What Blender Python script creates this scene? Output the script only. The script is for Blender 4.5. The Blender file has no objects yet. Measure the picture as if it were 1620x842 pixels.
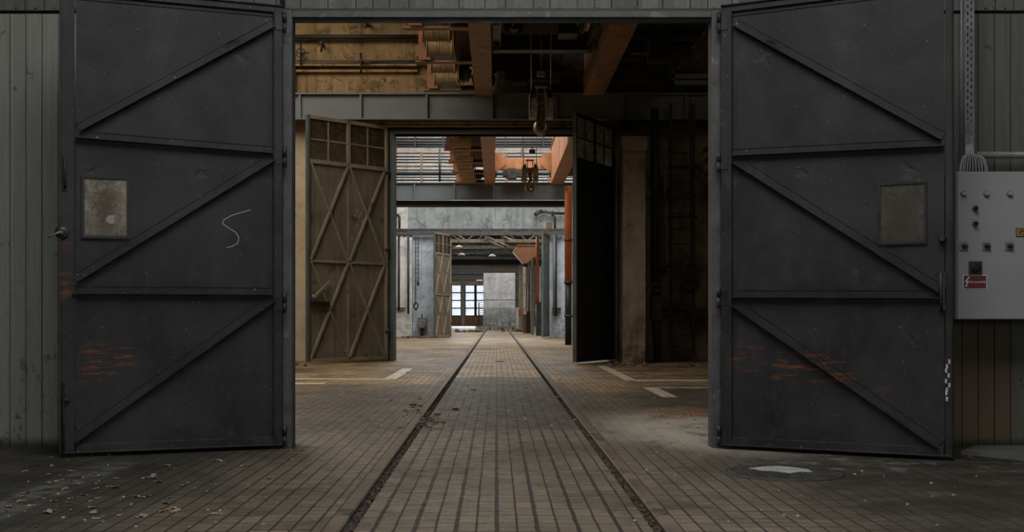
import bpy, bmesh, math, random
from mathutils import Vector, Matrix
random.seed(7)
SC = bpy.context.scene
COL = SC.collection
F, CX, HY, H = 1800.0, 786.0, 499.0, 0.95     # focal length in px, vanishing point, eye height

def P(px, py, d):
    return Vector(((px-CX)/F*d, d, H+(HY-py)/F*d))
def X(px, d): return (px-CX)/F*d
def Z(py, d): return H+(HY-py)/F*d

# ------------------------------------------------------------------ materials
class T:
    """tiny node writer"""
    def __init__(s, name):
        s.m = bpy.data.materials.new(name); s.m.use_nodes = True
        s.nt = s.m.node_tree; s.nt.nodes.clear()
        s.out = s.nt.nodes.new('ShaderNodeOutputMaterial')
        s.tc = s.nt.nodes.new('ShaderNodeTexCoord')
        s.obj = s.tc.outputs['Object']
        s._xyz = None
    def n(s, t, **k):
        o = s.nt.nodes.new(t)
        for a, b in k.items(): setattr(o, a, b)
        return o
    def put(s, sock, v):
        if isinstance(v, bpy.types.NodeSocket): s.nt.links.new(v, sock)
        elif isinstance(v, (tuple, list)):
            sock.default_value = tuple(v)+(1,) if len(v) == 3 and sock.type == 'RGBA' else v
        else:
            if sock.type == 'RGBA': sock.default_value = (v, v, v, 1)
            else: sock.default_value = v
    def math(s, op, a, b=0.0, c=0.0):
        o = s.n('ShaderNodeMath', operation=op)
        s.put(o.inputs[0], a); s.put(o.inputs[1], b); s.put(o.inputs[2], c)
        return o.outputs[0]
    def xyz(s):
        if not s._xyz:
            o = s.n('ShaderNodeSeparateXYZ'); s.put(o.inputs[0], s.obj); s._xyz = o.outputs
        return s._xyz
    def vec(s, x, y, z):
        o = s.n('ShaderNodeCombineXYZ'); s.put(o.inputs[0], x); s.put(o.inputs[1], y); s.put(o.inputs[2], z); return o.outputs[0]
    def scale(s, v, k):
        o = s.n('ShaderNodeMapping'); s.put(o.inputs[0], v); o.inputs['Scale'].default_value = k; return o.outputs[0]
    def noise(s, sc, det=4, rough=.55, v=None, st=None, dist=0):
        v = v or s.obj
        if st: v = s.scale(v, st)
        o = s.n('ShaderNodeTexNoise'); s.put(o.inputs['Vector'], v)
        o.inputs['Scale'].default_value = sc; o.inputs['Detail'].default_value = det
        o.inputs['Roughness'].default_value = rough; o.inputs['Distortion'].default_value = dist
        return o.outputs['Fac']
    def white(s, v):
        o = s.n('ShaderNodeTexWhiteNoise', noise_dimensions='3D'); s.put(o.inputs['Vector'], v); return o.outputs['Value']
    def ramp(s, f, a, b, lo=0.0, hi=1.0, smooth=True):
        o = s.n('ShaderNodeMapRange', interpolation_type='SMOOTHSTEP' if smooth else 'LINEAR')
        s.put(o.inputs['Value'], f)
        s.put(o.inputs['From Min'], a); s.put(o.inputs['From Max'], b)
        s.put(o.inputs['To Min'], lo); s.put(o.inputs['To Max'], hi)
        return o.outputs[0]
    def mix(s, f, a, b, mode='MIX'):
        o = s.n('ShaderNodeMix', data_type='RGBA', blend_type=mode)
        s.put(o.inputs[0], f); s.put(o.inputs[6], a); s.put(o.inputs[7], b)
        return o.outputs[2]
    def mul(s, *a):
        r = a[0]
        for b in a[1:]: r = s.math('MULTIPLY', r, b)
        return r
    def between(s, v, a, b, soft=.01):
        return s.mul(s.ramp(v, a-soft, a+soft), s.ramp(v, b-soft, b+soft, 1, 0))
    def box(s, x0, x1, z0, z1, soft=.02):
        x, y, z = s.xyz()
        return s.mul(s.between(x, x0, x1, soft), s.between(z, z0, z1, soft))
    def bump(s, h, strength=.3, dist=.01):
        o = s.n('ShaderNodeBump'); s.put(o.inputs['Height'], h)
        o.inputs['Strength'].default_value = strength; o.inputs['Distance'].default_value = dist
        return o.outputs[0]
    def bsdf(s, col, rough=.6, metal=0.0, normal=None, spec=.5, **k):
        o = s.n('ShaderNodeBsdfPrincipled')
        s.put(o.inputs['Base Color'], col); s.put(o.inputs['Roughness'], rough)
        s.put(o.inputs['Metallic'], metal); o.inputs['Specular IOR Level'].default_value = spec
        if normal: s.put(o.inputs['Normal'], normal)
        for a, b in k.items(): s.put(o.inputs[a], b)
        s.nt.links.new(o.outputs[0], s.out.inputs[0])
        return o

def tint(c, k): return tuple(min(1, v*k) for v in c)

def paint(name, c, rough=.55, var=.25, vs=2.5, c2=None, c2amt=.5, c2s=4, streak=0.0, bump=.15, bs=40, metal=0.0, spec=.4, speck=0.0, dust=None, dustamt=0.0):
    t = T(name)
    f = t.noise(vs, 5, .6)
    col = t.mix(t.ramp(f, .3, .7), tint(c, 1-var), tint(c, 1+var))
    if streak:
        g = t.noise(1.0, 5, .65, st=(14, 14, .7))
        col = t.mix(t.mul(t.ramp(g, .45, .75), streak), col, tint(c, .45))
    if c2:
        g = t.noise(c2s, 8, .65, dist=.3)
        col = t.mix(t.ramp(g, 1-c2amt, 1-c2amt+.12), col, c2)
    if dust:
        g = t.noise(1.3, 9, .72, dist=.8)
        col = t.mix(t.mul(t.ramp(g, .5, .78), dustamt), col, dust)
    if speck:
        g = t.noise(55, 2, .5)
        col = t.mix(t.mul(t.ramp(g, .74, .78), speck), col, (.35, .35, .34))
    b = t.bump(t.math('ADD', t.noise(bs, 5, .6), t.mul(t.noise(3, 3), .6)), bump, .01)
    r = t.ramp(f, .3, .7, max(.05, rough-.1), min(1, rough+.1))
    t.bsdf(col, r, metal, b, spec)
    return t.m

def gate_paint(name, marks):
    """near-black gate paint with dents, scuffs, speckles; marks = rust smears (u0,u1,z0,z1,strength)"""
    t = T(name)
    c = (.0195, .0199, .0208)
    big = t.noise(1.6, 6, .62, dist=.4)
    col = t.mix(t.ramp(big, .3, .7), tint(c, .6), tint(c, 1.45))
    sm = t.noise(9, 8, .7, st=(1, 1, .5))
    col = t.mix(t.mul(t.ramp(sm, .5, .72), .42), col, (.052, .052, .047))
    x, y, z = t.xyz()
    low = t.ramp(z, .1, 1.2, 1, 0)
    gr = t.noise(20, 9, .75, st=(1, 1, .6))
    col = t.mix(t.mul(t.ramp(gr, .56, .7), low, .55), col, (.075, .074, .070))
    for (u0, u1, z0, z1, k) in marks:
        g = t.noise(12, 9, .75, st=(.35, 1, 2.6))
        col = t.mix(t.mul(t.box(u0, u1, z0, z1, .04), t.ramp(g, .50, .62), k), col, (.20, .055, .018))
    sp = t.noise(60, 1, .4)
    col = t.mix(t.ramp(sp, .76, .79), col, (.22, .22, .21))
    dents = t.noise(4.5, 3, .5)
    h = t.math('ADD', t.mul(t.ramp(dents, .64, .80), -.45), t.mul(t.noise(45, 5, .7), .12))
    h = t.math('ADD', h, t.mul(t.noise(1.7, 2, .5), 1.2))
    t.bsdf(col, t.ramp(sm, .3, .7, .42, .66), 0, t.bump(h, .5, .03), .28)
    return t.m

def plank_mat(name, c, brown=0.0):
    t = T(name)
    x, y, z = t.xyz()
    idx = t.math('FLOOR', t.math('DIVIDE', x, .1165))
    w = t.white(t.vec(idx, 3.1, 7.7))
    col = t.mix(w, tint(c, .72), tint(c, 1.15))
    g = t.noise(6, 6, .6, st=(6, 1, .35))
    col = t.mix(t.mul(t.ramp(g, .35, .75), .5), col, tint(c, .6))
    k = t.noise(7, 6, .65, dist=.6)
    col = t.mix(t.mul(t.ramp(k, .64, .70), .8), col, tint(c, .22))
    k2 = t.noise(11, 8, .75, st=(1, 1, .6))
    lowz = t.ramp(z, 0, 1.4, 1, .0)
    col = t.mix(t.mul(t.ramp(k2, .56, .66), lowz, .9), col, (.012, .011, .008))
    rust = t.noise(3.4, 8, .7)
    col = t.mix(t.mul(t.ramp(rust, .60, .72), lowz, .8), col, (.13, .045, .016))
    if brown:
        m = t.mul(t.between(x, 2.9, 6, .1), t.ramp(z, .85, .98, 1, 0), brown)
        w2 = t.white(t.vec(idx, 9.1, 2.7))
        col = t.mix(t.mul(m, w2), col, (.115, .078, .050))
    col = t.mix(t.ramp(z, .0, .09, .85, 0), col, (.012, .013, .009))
    t.bsdf(col, .8, 0, t.bump(t.math('ADD', g, t.mul(k, .5)), .3, .01), .25)
    return t.m

def floor_mat():
    t = T('tiled_floor')
    x, y, z = t.xyz()
    inside = t.between(x, -.69, .75, .004)
    wob = t.math('SUBTRACT', t.noise(5, 3, .5), .5)
    xx = t.math('ADD', x, t.mul(wob, .012))
    ux = t.math('DIVIDE', xx, .0912)
    ix = t.math('FLOOR', ux)
    fx = t.math('FRACT', ux)
    jx = t.math('ROUND', ux)
    dj = t.math('ABSOLUTE', t.math('SUBTRACT', ux, jx))
    even = t.math('LESS_THAN', t.math('ABSOLUTE', t.math('MODULO', jx, 2.0)), .5)
    near = t.ramp(y, 9.42, 9.46, 1, 0)
    thick = t.math('ADD', .042, t.mul(even, inside, near, .052))
    thick = t.math('ADD', thick, t.mul(wob, .03))
    jline = t.ramp(dj, thick, t.math('ADD', thick, .03), 1, 0)
    # cross joints
    L = .2
    grp = t.math('FLOOR', t.math('DIVIDE', ix, 3.0))
    off = t.mul(t.white(t.vec(grp, 1.3, 4.4)), t.ramp(t.white(t.vec(grp, 8.8, 1)), .4, .5), L)
    yy = t.math('ADD', t.math('ADD', y, off), t.mul(wob, .01))
    uy = t.math('DIVIDE', yy, L)
    iy = t.math('FLOOR', uy)
    dy_ = t.math('ABSOLUTE', t.math('SUBTRACT', uy, t.math('ROUND', uy)))
    yline = t.ramp(dy_, .02, .05, 1, 0)
    half = t.math('MULTIPLY', uy, 2.0)
    dh = t.math('ABSOLUTE', t.math('SUBTRACT', half, t.math('ROUND', half)))
    hline = t.mul(t.ramp(dh, .03, .08, 1, 0), .35)
    rnd = t.white(t.vec(ix, iy, 2.0))
    rnd2 = t.white(t.vec(t.math('FLOOR', t.math('DIVIDE', ix, 5.0)), t.math('FLOOR', t.math('DIVIDE', y, 1.4)), 5.0))
    grey = (.150, .122, .088)
    yel = (.40, .27, .13)
    rib = t.math('ABSOLUTE', t.math('SUBTRACT', t.math('FRACT', t.math('DIVIDE', t.math('ADD', yy, t.mul(wob, .02)), .05)), .5))
    rl_ = t.noise(1.0, 6, .7, st=(2.2, 17, 1))
    tone = t.math('ADD', t.mul(rnd, .45), t.mul(t.ramp(rl_, .3, .7), .55))
    col = t.mix(tone, tint(grey, .68), tint(grey, 1.26))
    col = t.mix(t.mul(t.ramp(rib, .30, .48), t.ramp(y, 9.5, 7.5, 0, 1), .38), col, tint(grey, .42))
    ymask = t.mul(t.ramp(y, 13, 17.4, 0, 1), t.ramp(t.noise(.55, 5, .6), .36, .58), t.math('ADD', .35, t.mul(rnd2, .65)))
    y2 = t.mul(inside, t.between(y, 17.45, 31, .05), .85)
    y3 = t.mul(inside, t.between(y, 9.45, 9.9, .03), t.ramp(rnd, .3, .6), .4)
    y4 = t.mul(t.between(x, -4, -.85, .05), t.between(y, 15.7, 17.1, .03), .7)
    y5 = t.mul(t.between(x, .9, 1.9, .05), t.between(y, 14.0, 17.1, .03), .7)
    yy_ = t.math('MAXIMUM', t.math('MAXIMUM', ymask, y2), t.math('MAXIMUM', t.math('MAXIMUM', y3, y4), y5))
    ycol = t.mix(tone, tint(yel, .62), tint(yel, 1.3))
    col = t.mix(yy_, col, ycol)
    # sooty worn patch between the rails and around the threshold
    pat = t.mul(t.between(y, 9.44, 17.4, .03), inside)
    col = t.mix(t.mul(pat, t.ramp(t.noise(1.6, 7, .7), .26, .55), .84), col, (.040, .036, .030))
    pat2 = t.mul(t.between(y, 9.3, 15.2, .5), t.math('SUBTRACT', 1, inside))
    col = t.mix(t.mul(pat2, t.ramp(t.noise(1.1, 7, .7), .36, .62), .60), col, (.045, .038, .028))
    # large stains and grime everywhere
    st = t.noise(1.0, 9, .72, dist=.5)
    col = t.mix(t.mul(t.ramp(st, .44, .66), .72), col, (.034, .028, .021))
    st2 = t.noise(9, 8, .75)
    col = t.mix(t.mul(t.ramp(st2, .50, .68), .45), col, (.034, .029, .024))
    # light falloff painted dark before both gates, with damp moss left, dirt right
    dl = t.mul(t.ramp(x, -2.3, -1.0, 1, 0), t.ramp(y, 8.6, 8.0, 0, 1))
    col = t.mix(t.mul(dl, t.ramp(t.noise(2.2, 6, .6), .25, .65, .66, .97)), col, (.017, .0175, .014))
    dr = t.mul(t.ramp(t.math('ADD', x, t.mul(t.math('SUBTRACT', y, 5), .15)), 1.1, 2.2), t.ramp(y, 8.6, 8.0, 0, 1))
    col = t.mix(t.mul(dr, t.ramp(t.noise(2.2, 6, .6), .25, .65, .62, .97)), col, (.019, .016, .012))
    joints = t.math('MINIMUM', 1, t.math('ADD', jline, t.math('ADD', t.mul(yline, .6), hline)))
    dirtcol = (.016, .0135, .011)
    col = t.mix(t.mul(joints, .92), col, dirtcol)
    # painted lines, worn
    worn = t.ramp(t.noise(14, 8, .8), .40, .54)
    white = (.72, .66, .54)
    def line(x0, x1, y0, y1, k=1.0):
        nonlocal col
        m = t.mul(t.between(x, x0, x1, .012), t.between(y, y0, y1, .03), worn, k)
        col = t.mix(m, col, white)
    line(-1.68, -1.50, 17.0, 20.3, 1.0)
    line(-4.5, -1.60, 16.82, 17.15, .65)
    line(-2.85, -2.4, 15.75, 16.02, 1.0)
    line(1.88, 2.04, 16.6, 21.4, .75)
    line(2.0, 5.0, 16.45, 16.75, .75)
    line(1.92, 2.10, 13.2, 15.0, .85)
    line(2.1, 5.0, 14.85, 15.05, .75)
    m = t.mul(t.between(x, -2.56, -2.30, .05), t.between(y, 4.0, 7.35, .1), t.ramp(t.noise(7, 8, .75), .38, .6), .5)
    col = t.mix(m, col, (.15, .15, .14))
    # plaster dust by the right post, rust stain
    ddx = t.math('SUBTRACT', x, 1.75); ddy = t.mul(t.math('SUBTRACT', y, 9.6), .5)
    rr = t.math('SQRT', t.math('ADD', t.mul(ddx, ddx), t.mul(ddy, ddy)))
    dm = t.mul(t.ramp(rr, .3, 1.25, 1, 0), t.ramp(t.noise(3.0, 9, .75, st=(1, .6, 1)), .33, .52))
    col = t.mix(t.mul(dm, .92), col, (.40, .37, .32))
    om = t.mul(t.between(x, 1.5, 2.6, .2), t.between(y, 10.5, 11.5, .3), t.ramp(t.noise(4, 7, .7), .4, .55), .8)
    col = t.mix(om, col, (.22, .075, .022))
    # dust over the threshold of the right gate
    dm2 = t.mul(t.between(x, 1.6, 3.4, .2), t.between(y, 6.9, 8.1, .15), t.ramp(t.noise(5, 9, .75), .5, .64), .45)
    col = t.mix(dm2, col, (.22, .22, .21))
    h = t.math('ADD', t.mul(joints, -1.0), t.mul(t.noise(30, 6, .7), .25))
    h = t.math('ADD', h, t.mul(rnd, .25))
    rough = t.ramp(st2, .3, .7, .42, .78)
    t.bsdf(col, rough, 0, t.bump(h, .5, .008), .35)
    return t.m

def plaster(name, c, stain, amt=.5, bricks=False, shade_right=False, bump=.5):
    t = T(name)
    x, y, z = t.xyz()
    a = t.noise(1.2, 8, .65, dist=.4)
    col = t.mix(t.ramp(a, .3, .7), tint(c, .75), tint(c, 1.2))
    s1 = t.noise(1.0, 7, .7, st=(6, 6, .5))
    col = t.mix(t.mul(t.ramp(s1, .45, .72), amt), col, stain)
    s2 = t.noise(3.2, 9, .75, dist=.6)
    col = t.mix(t.mul(t.ramp(s2, .52, .66), amt), col, tint(stain, .55))
    low = t.ramp(z, .05, 1.6, 1, 0)
    col = t.mix(t.mul(low, t.ramp(t.noise(4, 8, .7), .38, .6), .8), col, tint(stain, .7))
    if bricks:
        b = t.n('ShaderNodeTexBrick')
        t.put(b.inputs['Vector'], t.vec(x, z, 0)); b.inputs['Scale'].default_value = 4
        b.inputs['Mortar Size'].default_value = .03
        b.inputs['Color1'].default_value = (.16, .085, .05, 1); b.inputs['Color2'].default_value = (.10, .06, .04, 1)
        b.inputs['Mortar'].default_value = (.10, .09, .07, 1)
        col = t.mix(t.ramp(t.noise(.9, 7, .7), .66, .69), col, b.outputs['Color'])
    if shade_right:
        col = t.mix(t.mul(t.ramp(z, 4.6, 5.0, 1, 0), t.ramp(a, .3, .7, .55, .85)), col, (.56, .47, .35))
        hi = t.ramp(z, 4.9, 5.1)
        col = t.mix(t.mul(hi, t.ramp(x, -.2, .05), .94), col, (.020, .013, .008))  # shade between the crane girders painted onto the upper wall
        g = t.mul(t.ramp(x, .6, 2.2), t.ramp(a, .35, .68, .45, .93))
        col = t.mix(g, col, (.055, .036, .020))  # missing light on the right painted in, along with grime
    h = t.math('ADD', t.noise(6, 9, .7), t.mul(t.ramp(s2, .55, .6), .6))
    t.bsdf(col, .9, 0, t.bump(h, bump, .03), .2)
    return t.m

def glass_dirty(name, c, clear=.35, patch=None):
    t = T(name)
    f = t.noise(5, 8, .72, dist=.5)
    col = t.mix(t.ramp(f, .36, .66), tint(c, 1.15), tint(c, .6))
    g = t.noise(9, 9, .8, st=(1.6, 1, .8), dist=.8)
    col = t.mix(t.ramp(g, .42, .60), col, tint(c, .35) if patch is None else patch)
    g2 = t.noise(26, 5, .7)
    col = t.mix(t.ramp(g2, .58, .68), col, tint(c, .45))
    d = t.n('ShaderNodeBsdfDiffuse'); t.put(d.inputs[0], col)
    tl = t.n('ShaderNodeBsdfTranslucent'); t.put(tl.inputs[0], col)
    g = t.n('ShaderNodeBsdfGlossy'); g.inputs['Roughness'].default_value = .25; g.inputs[0].default_value = (.6, .6, .6, 1)
    tr = t.n('ShaderNodeBsdfTransparent'); tr.inputs[0].default_value = (.8, .8, .75, 1)
    m1 = t.n('ShaderNodeMixShader'); m1.inputs[0].default_value = .45
    t.nt.links.new(d.outputs[0], m1.inputs[1]); t.nt.links.new(tl.outputs[0], m1.inputs[2])
    m2 = t.n('ShaderNodeMixShader'); m2.inputs[0].default_value = .06
    t.nt.links.new(m1.outputs[0], m2.inputs[1]); t.nt.links.new(g.outputs[0], m2.inputs[2])
    m3 = t.n('ShaderNodeMixShader'); m3.inputs[0].default_value = clear
    t.nt.links.new(m2.outputs[0], m3.inputs[1]); t.nt.links.new(tr.outputs[0], m3.inputs[2])
    t.nt.links.new(m3.outputs[0], t.out.inputs[0])
    return t.m

RUST = (.17, .062, .025)
M = {}
M['gate_l'] = gate_paint('gate_paint_left', [(1.0, 1.35, .5, .75, .8), (1.42, 1.6, 1.05, 1.25, 1.0), (1.42, 1.6, 1.4, 1.7, .5)])
M['gate_r'] = gate_paint('gate_paint_right', [(.35, .85, .50, .68, .9), (.75, 1.15, .45, .56, .5), (.05, .3, .55, .75, .5)])
M['plank'] = plank_mat('grey_green_planks', (.245, .255, .220))
M['plank_r'] = plank_mat('dark_green_planks', (.105, .112, .096), 1.0)
M['plank_t'] = plank_mat('lintel_planks', (.12, .125, .112))
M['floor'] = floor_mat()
M['groove'] = paint('groove_dirt', (.030, .024, .017), .95, .5, 8, bump=.8, bs=30)
M['rail'] = paint('rail_steel', (.105, .082, .060), .6, .35, 2, c2=(.045, .032, .022), c2amt=.47, c2s=5, bump=.4, metal=.1, dust=(.15, .13, .10), dustamt=.25)
M['frame'] = paint('frame_steel', (.060, .061, .063), .55, .3, 6, c2=(.12, .125, .13), c2amt=.42, c2s=9, bump=.4)
M['frame_dark'] = paint('frame_green_black', (.022, .028, .026), .5, .3, 4, c2=RUST, c2amt=.33, bump=.3)
M['black'] = paint('black_iron', (.014, .014, .014), .5, .3, 6, c2=(.05, .03, .02), c2amt=.36, bump=.2)
M['iron'] = paint('worn_iron', (.045, .042, .040), .45, .4, 6, c2=(.14, .10, .07), c2amt=.4, metal=.3)
M['hook'] = paint('hook_steel', (.30, .24, .17), .34, .3, 7, c2=(.07, .05, .03), c2amt=.48, metal=.75)
M['wire'] = paint('wire_rope', (.42, .40, .37), .5, .2, 20)
M['steel_light'] = paint('galvanised', (.20, .205, .21), .45, .15, 9, metal=.3)
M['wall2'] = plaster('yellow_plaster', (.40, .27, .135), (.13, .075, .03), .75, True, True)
M['wall3'] = plaster('blue_white_plaster', (.50, .57, .65), (.27, .28, .28), .45)
M['wall3_upper'] = plaster('upper_wall_plaster', (.66, .69, .70), (.40, .40, .38), .35)
M['conc3'] = plaster('grey_concrete', (.27, .30, .30), (.11, .11, .10), .6)
M['wall4'] = plaster('sooty_plaster', (.17, .165, .15), (.06, .05, .04), .6)
M['side'] = plaster('side_plaster', (.32, .27, .20), (.10, .07, .05), .6)
M['column'] = plaster('column_plaster', (.34, .28, .21), (.10, .055, .03), .40)
M['roof'] = paint('roof_dark', (.022, .019, .017), .9, .3, 2)
M['beam'] = paint('runway_grey', (.155, .163, .168), .6, .12, 1.2, c2=(.10, .10, .10), c2amt=.4, c2s=2, streak=.2, bump=.05)
M['beam3'] = paint('runway_grey_blue', (.088, .100, .106), .6, .12, 1.2, c2=(.06, .065, .065), c2amt=.4, c2s=2, bump=.05)
M['beam_dark'] = paint('beam_black', (.012, .012, .012), .7, .2, 3)
M['orange'] = paint('crane_orange', (.30, .128, .052), .5, .22, 3.0, c2=(.14, .06, .025), c2amt=.42, c2s=5, bump=.15)
M['orange2'] = paint('crane_orange_dim', (.30, .165, .082), .6, .3, 3.0, c2=(.11, .055, .025), c2amt=.46, c2s=4, bump=.2)  # browner copy of the crane orange, the near crane's dim light in its colour
M['pipe_orange'] = paint('pipe_orange', (.42, .115, .03), .5, .15, 4, bump=.1)
M['yellow'] = paint('block_yellow', (.34, .22, .09), .5, .3, 5, c2=(.08, .05, .03), c2amt=.45)
M['bronze'] = paint('resistor_bronze', (.34, .22, .11), .5, .2, 7, c2=(.10, .055, .025), c2amt=.40)
M['deck'] = paint('deck_brown', (.075, .036, .020), .7, .3, 4)
M['block'] = paint('block_steel', (.20, .165, .125), .5, .3, 7, c2=(.07, .05, .035), c2amt=.42)
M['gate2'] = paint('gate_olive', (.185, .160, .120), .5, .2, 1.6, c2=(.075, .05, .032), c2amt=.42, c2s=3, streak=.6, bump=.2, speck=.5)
M['gate2_bar'] = paint('gate_olive_bar', (.26, .22, .165), .5, .2, 2, c2=(.10, .06, .035), c2amt=.42, bump=.2)
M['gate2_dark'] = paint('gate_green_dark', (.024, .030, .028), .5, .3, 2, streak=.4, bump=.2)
M['gate2_edge'] = paint('gate_green_edge', (.072, .088, .086), .5, .2, 2, bump=.2)
M['glass_w'] = None
M['glass_r'] = None
M['glass2'] = glass_dirty('gate_glass_brown', (.16, .125, .08), .25)
M['glass2r'] = glass_dirty('gate_glass_pale', (.42, .42, .36), .35)
M['cabinet'] = paint('cabinet_grey', (.29, .295, .30), .45, .06, 1.5, bump=.03)
M['label_red'] = paint('sign_red', (.135, .030, .032), .5, .06, 3, bump=0)
M['label_yel'] = paint('sign_orange', (.36, .19, .035), .5, .06, 3, bump=0)
M['white'] = paint('white_print', (.55, .55, .54), .5, .05, 3, bump=0)
M['cable'] = paint('cable_grey', (.30, .30, .29), .5, .15, 9, bump=.05)
M['whitewash'] = plaster('whitewash', (.62, .62, .60), (.35, .33, .30), .4)
M['panel4'] = plaster('panel_plaster', (.40, .42, .43), (.26, .26, .26), .4)
M['sink'] = paint('sink_dirty', (.17, .155, .135), .5, .3, 8)
M['wood'] = paint('old_wood', (.16, .11, .065), .8, .3, 5)
M['leaf_a'] = paint('leaf_pale', (.22, .19, .14), .8, .3, 25)
M['leaf_b'] = paint('leaf_brown', (.20, .10, .045), .8, .3, 25)
M['leaf_c'] = paint('leaf_ochre', (.20, .14, .06), .8, .3, 25)
M['cover'] = paint('manhole_iron', (.028, .028, .026), .6, .4, 9, c2=(.09, .05, .03), c2amt=.34, bump=.5)
M['cement'] = paint('cement_patch', (.24, .245, .235), .8, .25, 8, c2=(.12, .12, .11), c2amt=.42, c2s=9, bump=.4)
M['gravel'] = paint('gravel_dark', (.055, .045, .034), .9, .6, 9, bump=.6)
M['rubble'] = paint('rubble', (.13, .115, .095), .9, .5, 6, bump=.6)
M['rubble_w'] = paint('rubble_pale', (.38, .35, .30), .9, .4, 6, bump=.6)
M['chalk'] = paint('chalk', (.42, .42, .41), .9, .1, 9, bump=0)
M['slab'] = paint('grey_slab', (.10, .10, .098), .7, .2, 4)
M['redbox'] = paint('red_box', (.35, .04, .03), .5, .1, 4)
M['hopper'] = paint('hopper_brown', (.36, .165, .095), .55, .12, 3, bump=.1)

def stained_pane(name, c, brown, k):
    t = T(name)
    g = t.n('ShaderNodeSeparateXYZ'); t.put(g.inputs[0], t.tc.outputs['Generated']); gx, gz = g.outputs[0], g.outputs[2]
    f = t.noise(9, 9, .8, dist=.9); f2 = t.noise(30, 8, .8, dist=.4)
    col = t.mix(t.ramp(f, .38, .62), tint(c, 1.3), tint(c, .55))
    dx = t.mul(t.math('SUBTRACT', gx, .50), 1.7); dz = t.mul(t.math('SUBTRACT', gz, .48), 1.15)
    rr = t.math('SQRT', t.math('ADD', t.mul(dx, dx), t.mul(dz, dz)))
    rr = t.math('ADD', rr, t.mul(t.math('SUBTRACT', f2, .5), 2.4))
    rr = t.math('ADD', rr, t.mul(t.math('SUBTRACT', f, .5), 1.2))
    col = t.mix(t.mul(t.ramp(rr, .15, .75, 1, 0), k), col, brown)
    low = t.mul(t.ramp(gz, .0, .45, 1, 0), t.ramp(f2, .42, .6), .7)
    col = t.mix(low, col, tint(brown, .55))
    rim = t.math('MINIMUM', t.math('MINIMUM', gx, t.math('SUBTRACT', 1, gx)), t.math('MINIMUM', gz, t.math('SUBTRACT', 1, gz)))
    col = t.mix(t.mul(t.ramp(t.math('ADD', rim, t.mul(t.math('SUBTRACT', f2, .5), .15)), .0, .06, 1, 0), .8), col, (.03, .025, .018))
    ax = t.mul(t.math('SUBTRACT', gx, .40), .9); az = t.math('SUBTRACT', gz, .30)
    ra = t.math('SQRT', t.math('ADD', t.mul(ax, ax), t.mul(az, az)))
    ra = t.math('ADD', ra, t.mul(t.math('SUBTRACT', f, .5), .25))
    col = t.mix(t.mul(t.ramp(ra, .065, .09, 1, 0), .6 if k > .8 else .0), col, (.34, .34, .31))
    t.bsdf(col, .45, 0, t.bump(f2, .3, .004), .4)
    return t.m
def pane_mat():
    t = T('frosted_daylight_pane')
    tl = t.n('ShaderNodeBsdfTranslucent'); tl.inputs[0].default_value = (.9, .92, .95, 1)
    tr = t.n('ShaderNodeBsdfTransparent'); tr.inputs[0].default_value = (.92, .95, 1, 1)
    m = t.n('ShaderNodeMixShader'); t.put(m.inputs[0], t.ramp(t.noise(.8, 4), .3, .7, .72, .96))
    t.nt.links.new(tl.outputs[0], m.inputs[1]); t.nt.links.new(tr.outputs[0], m.inputs[2])
    t.nt.links.new(m.outputs[0], t.out.inputs[0])
    return t.m
M['pane'] = pane_mat()
M['glass_w'] = stained_pane('stained_pane_left', (.19, .168, .128), (.060, .040, .022), .95)
M['glass_r'] = stained_pane('stained_pane_right', (.052, .046, .034), (.030, .023, .013), .78)

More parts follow.
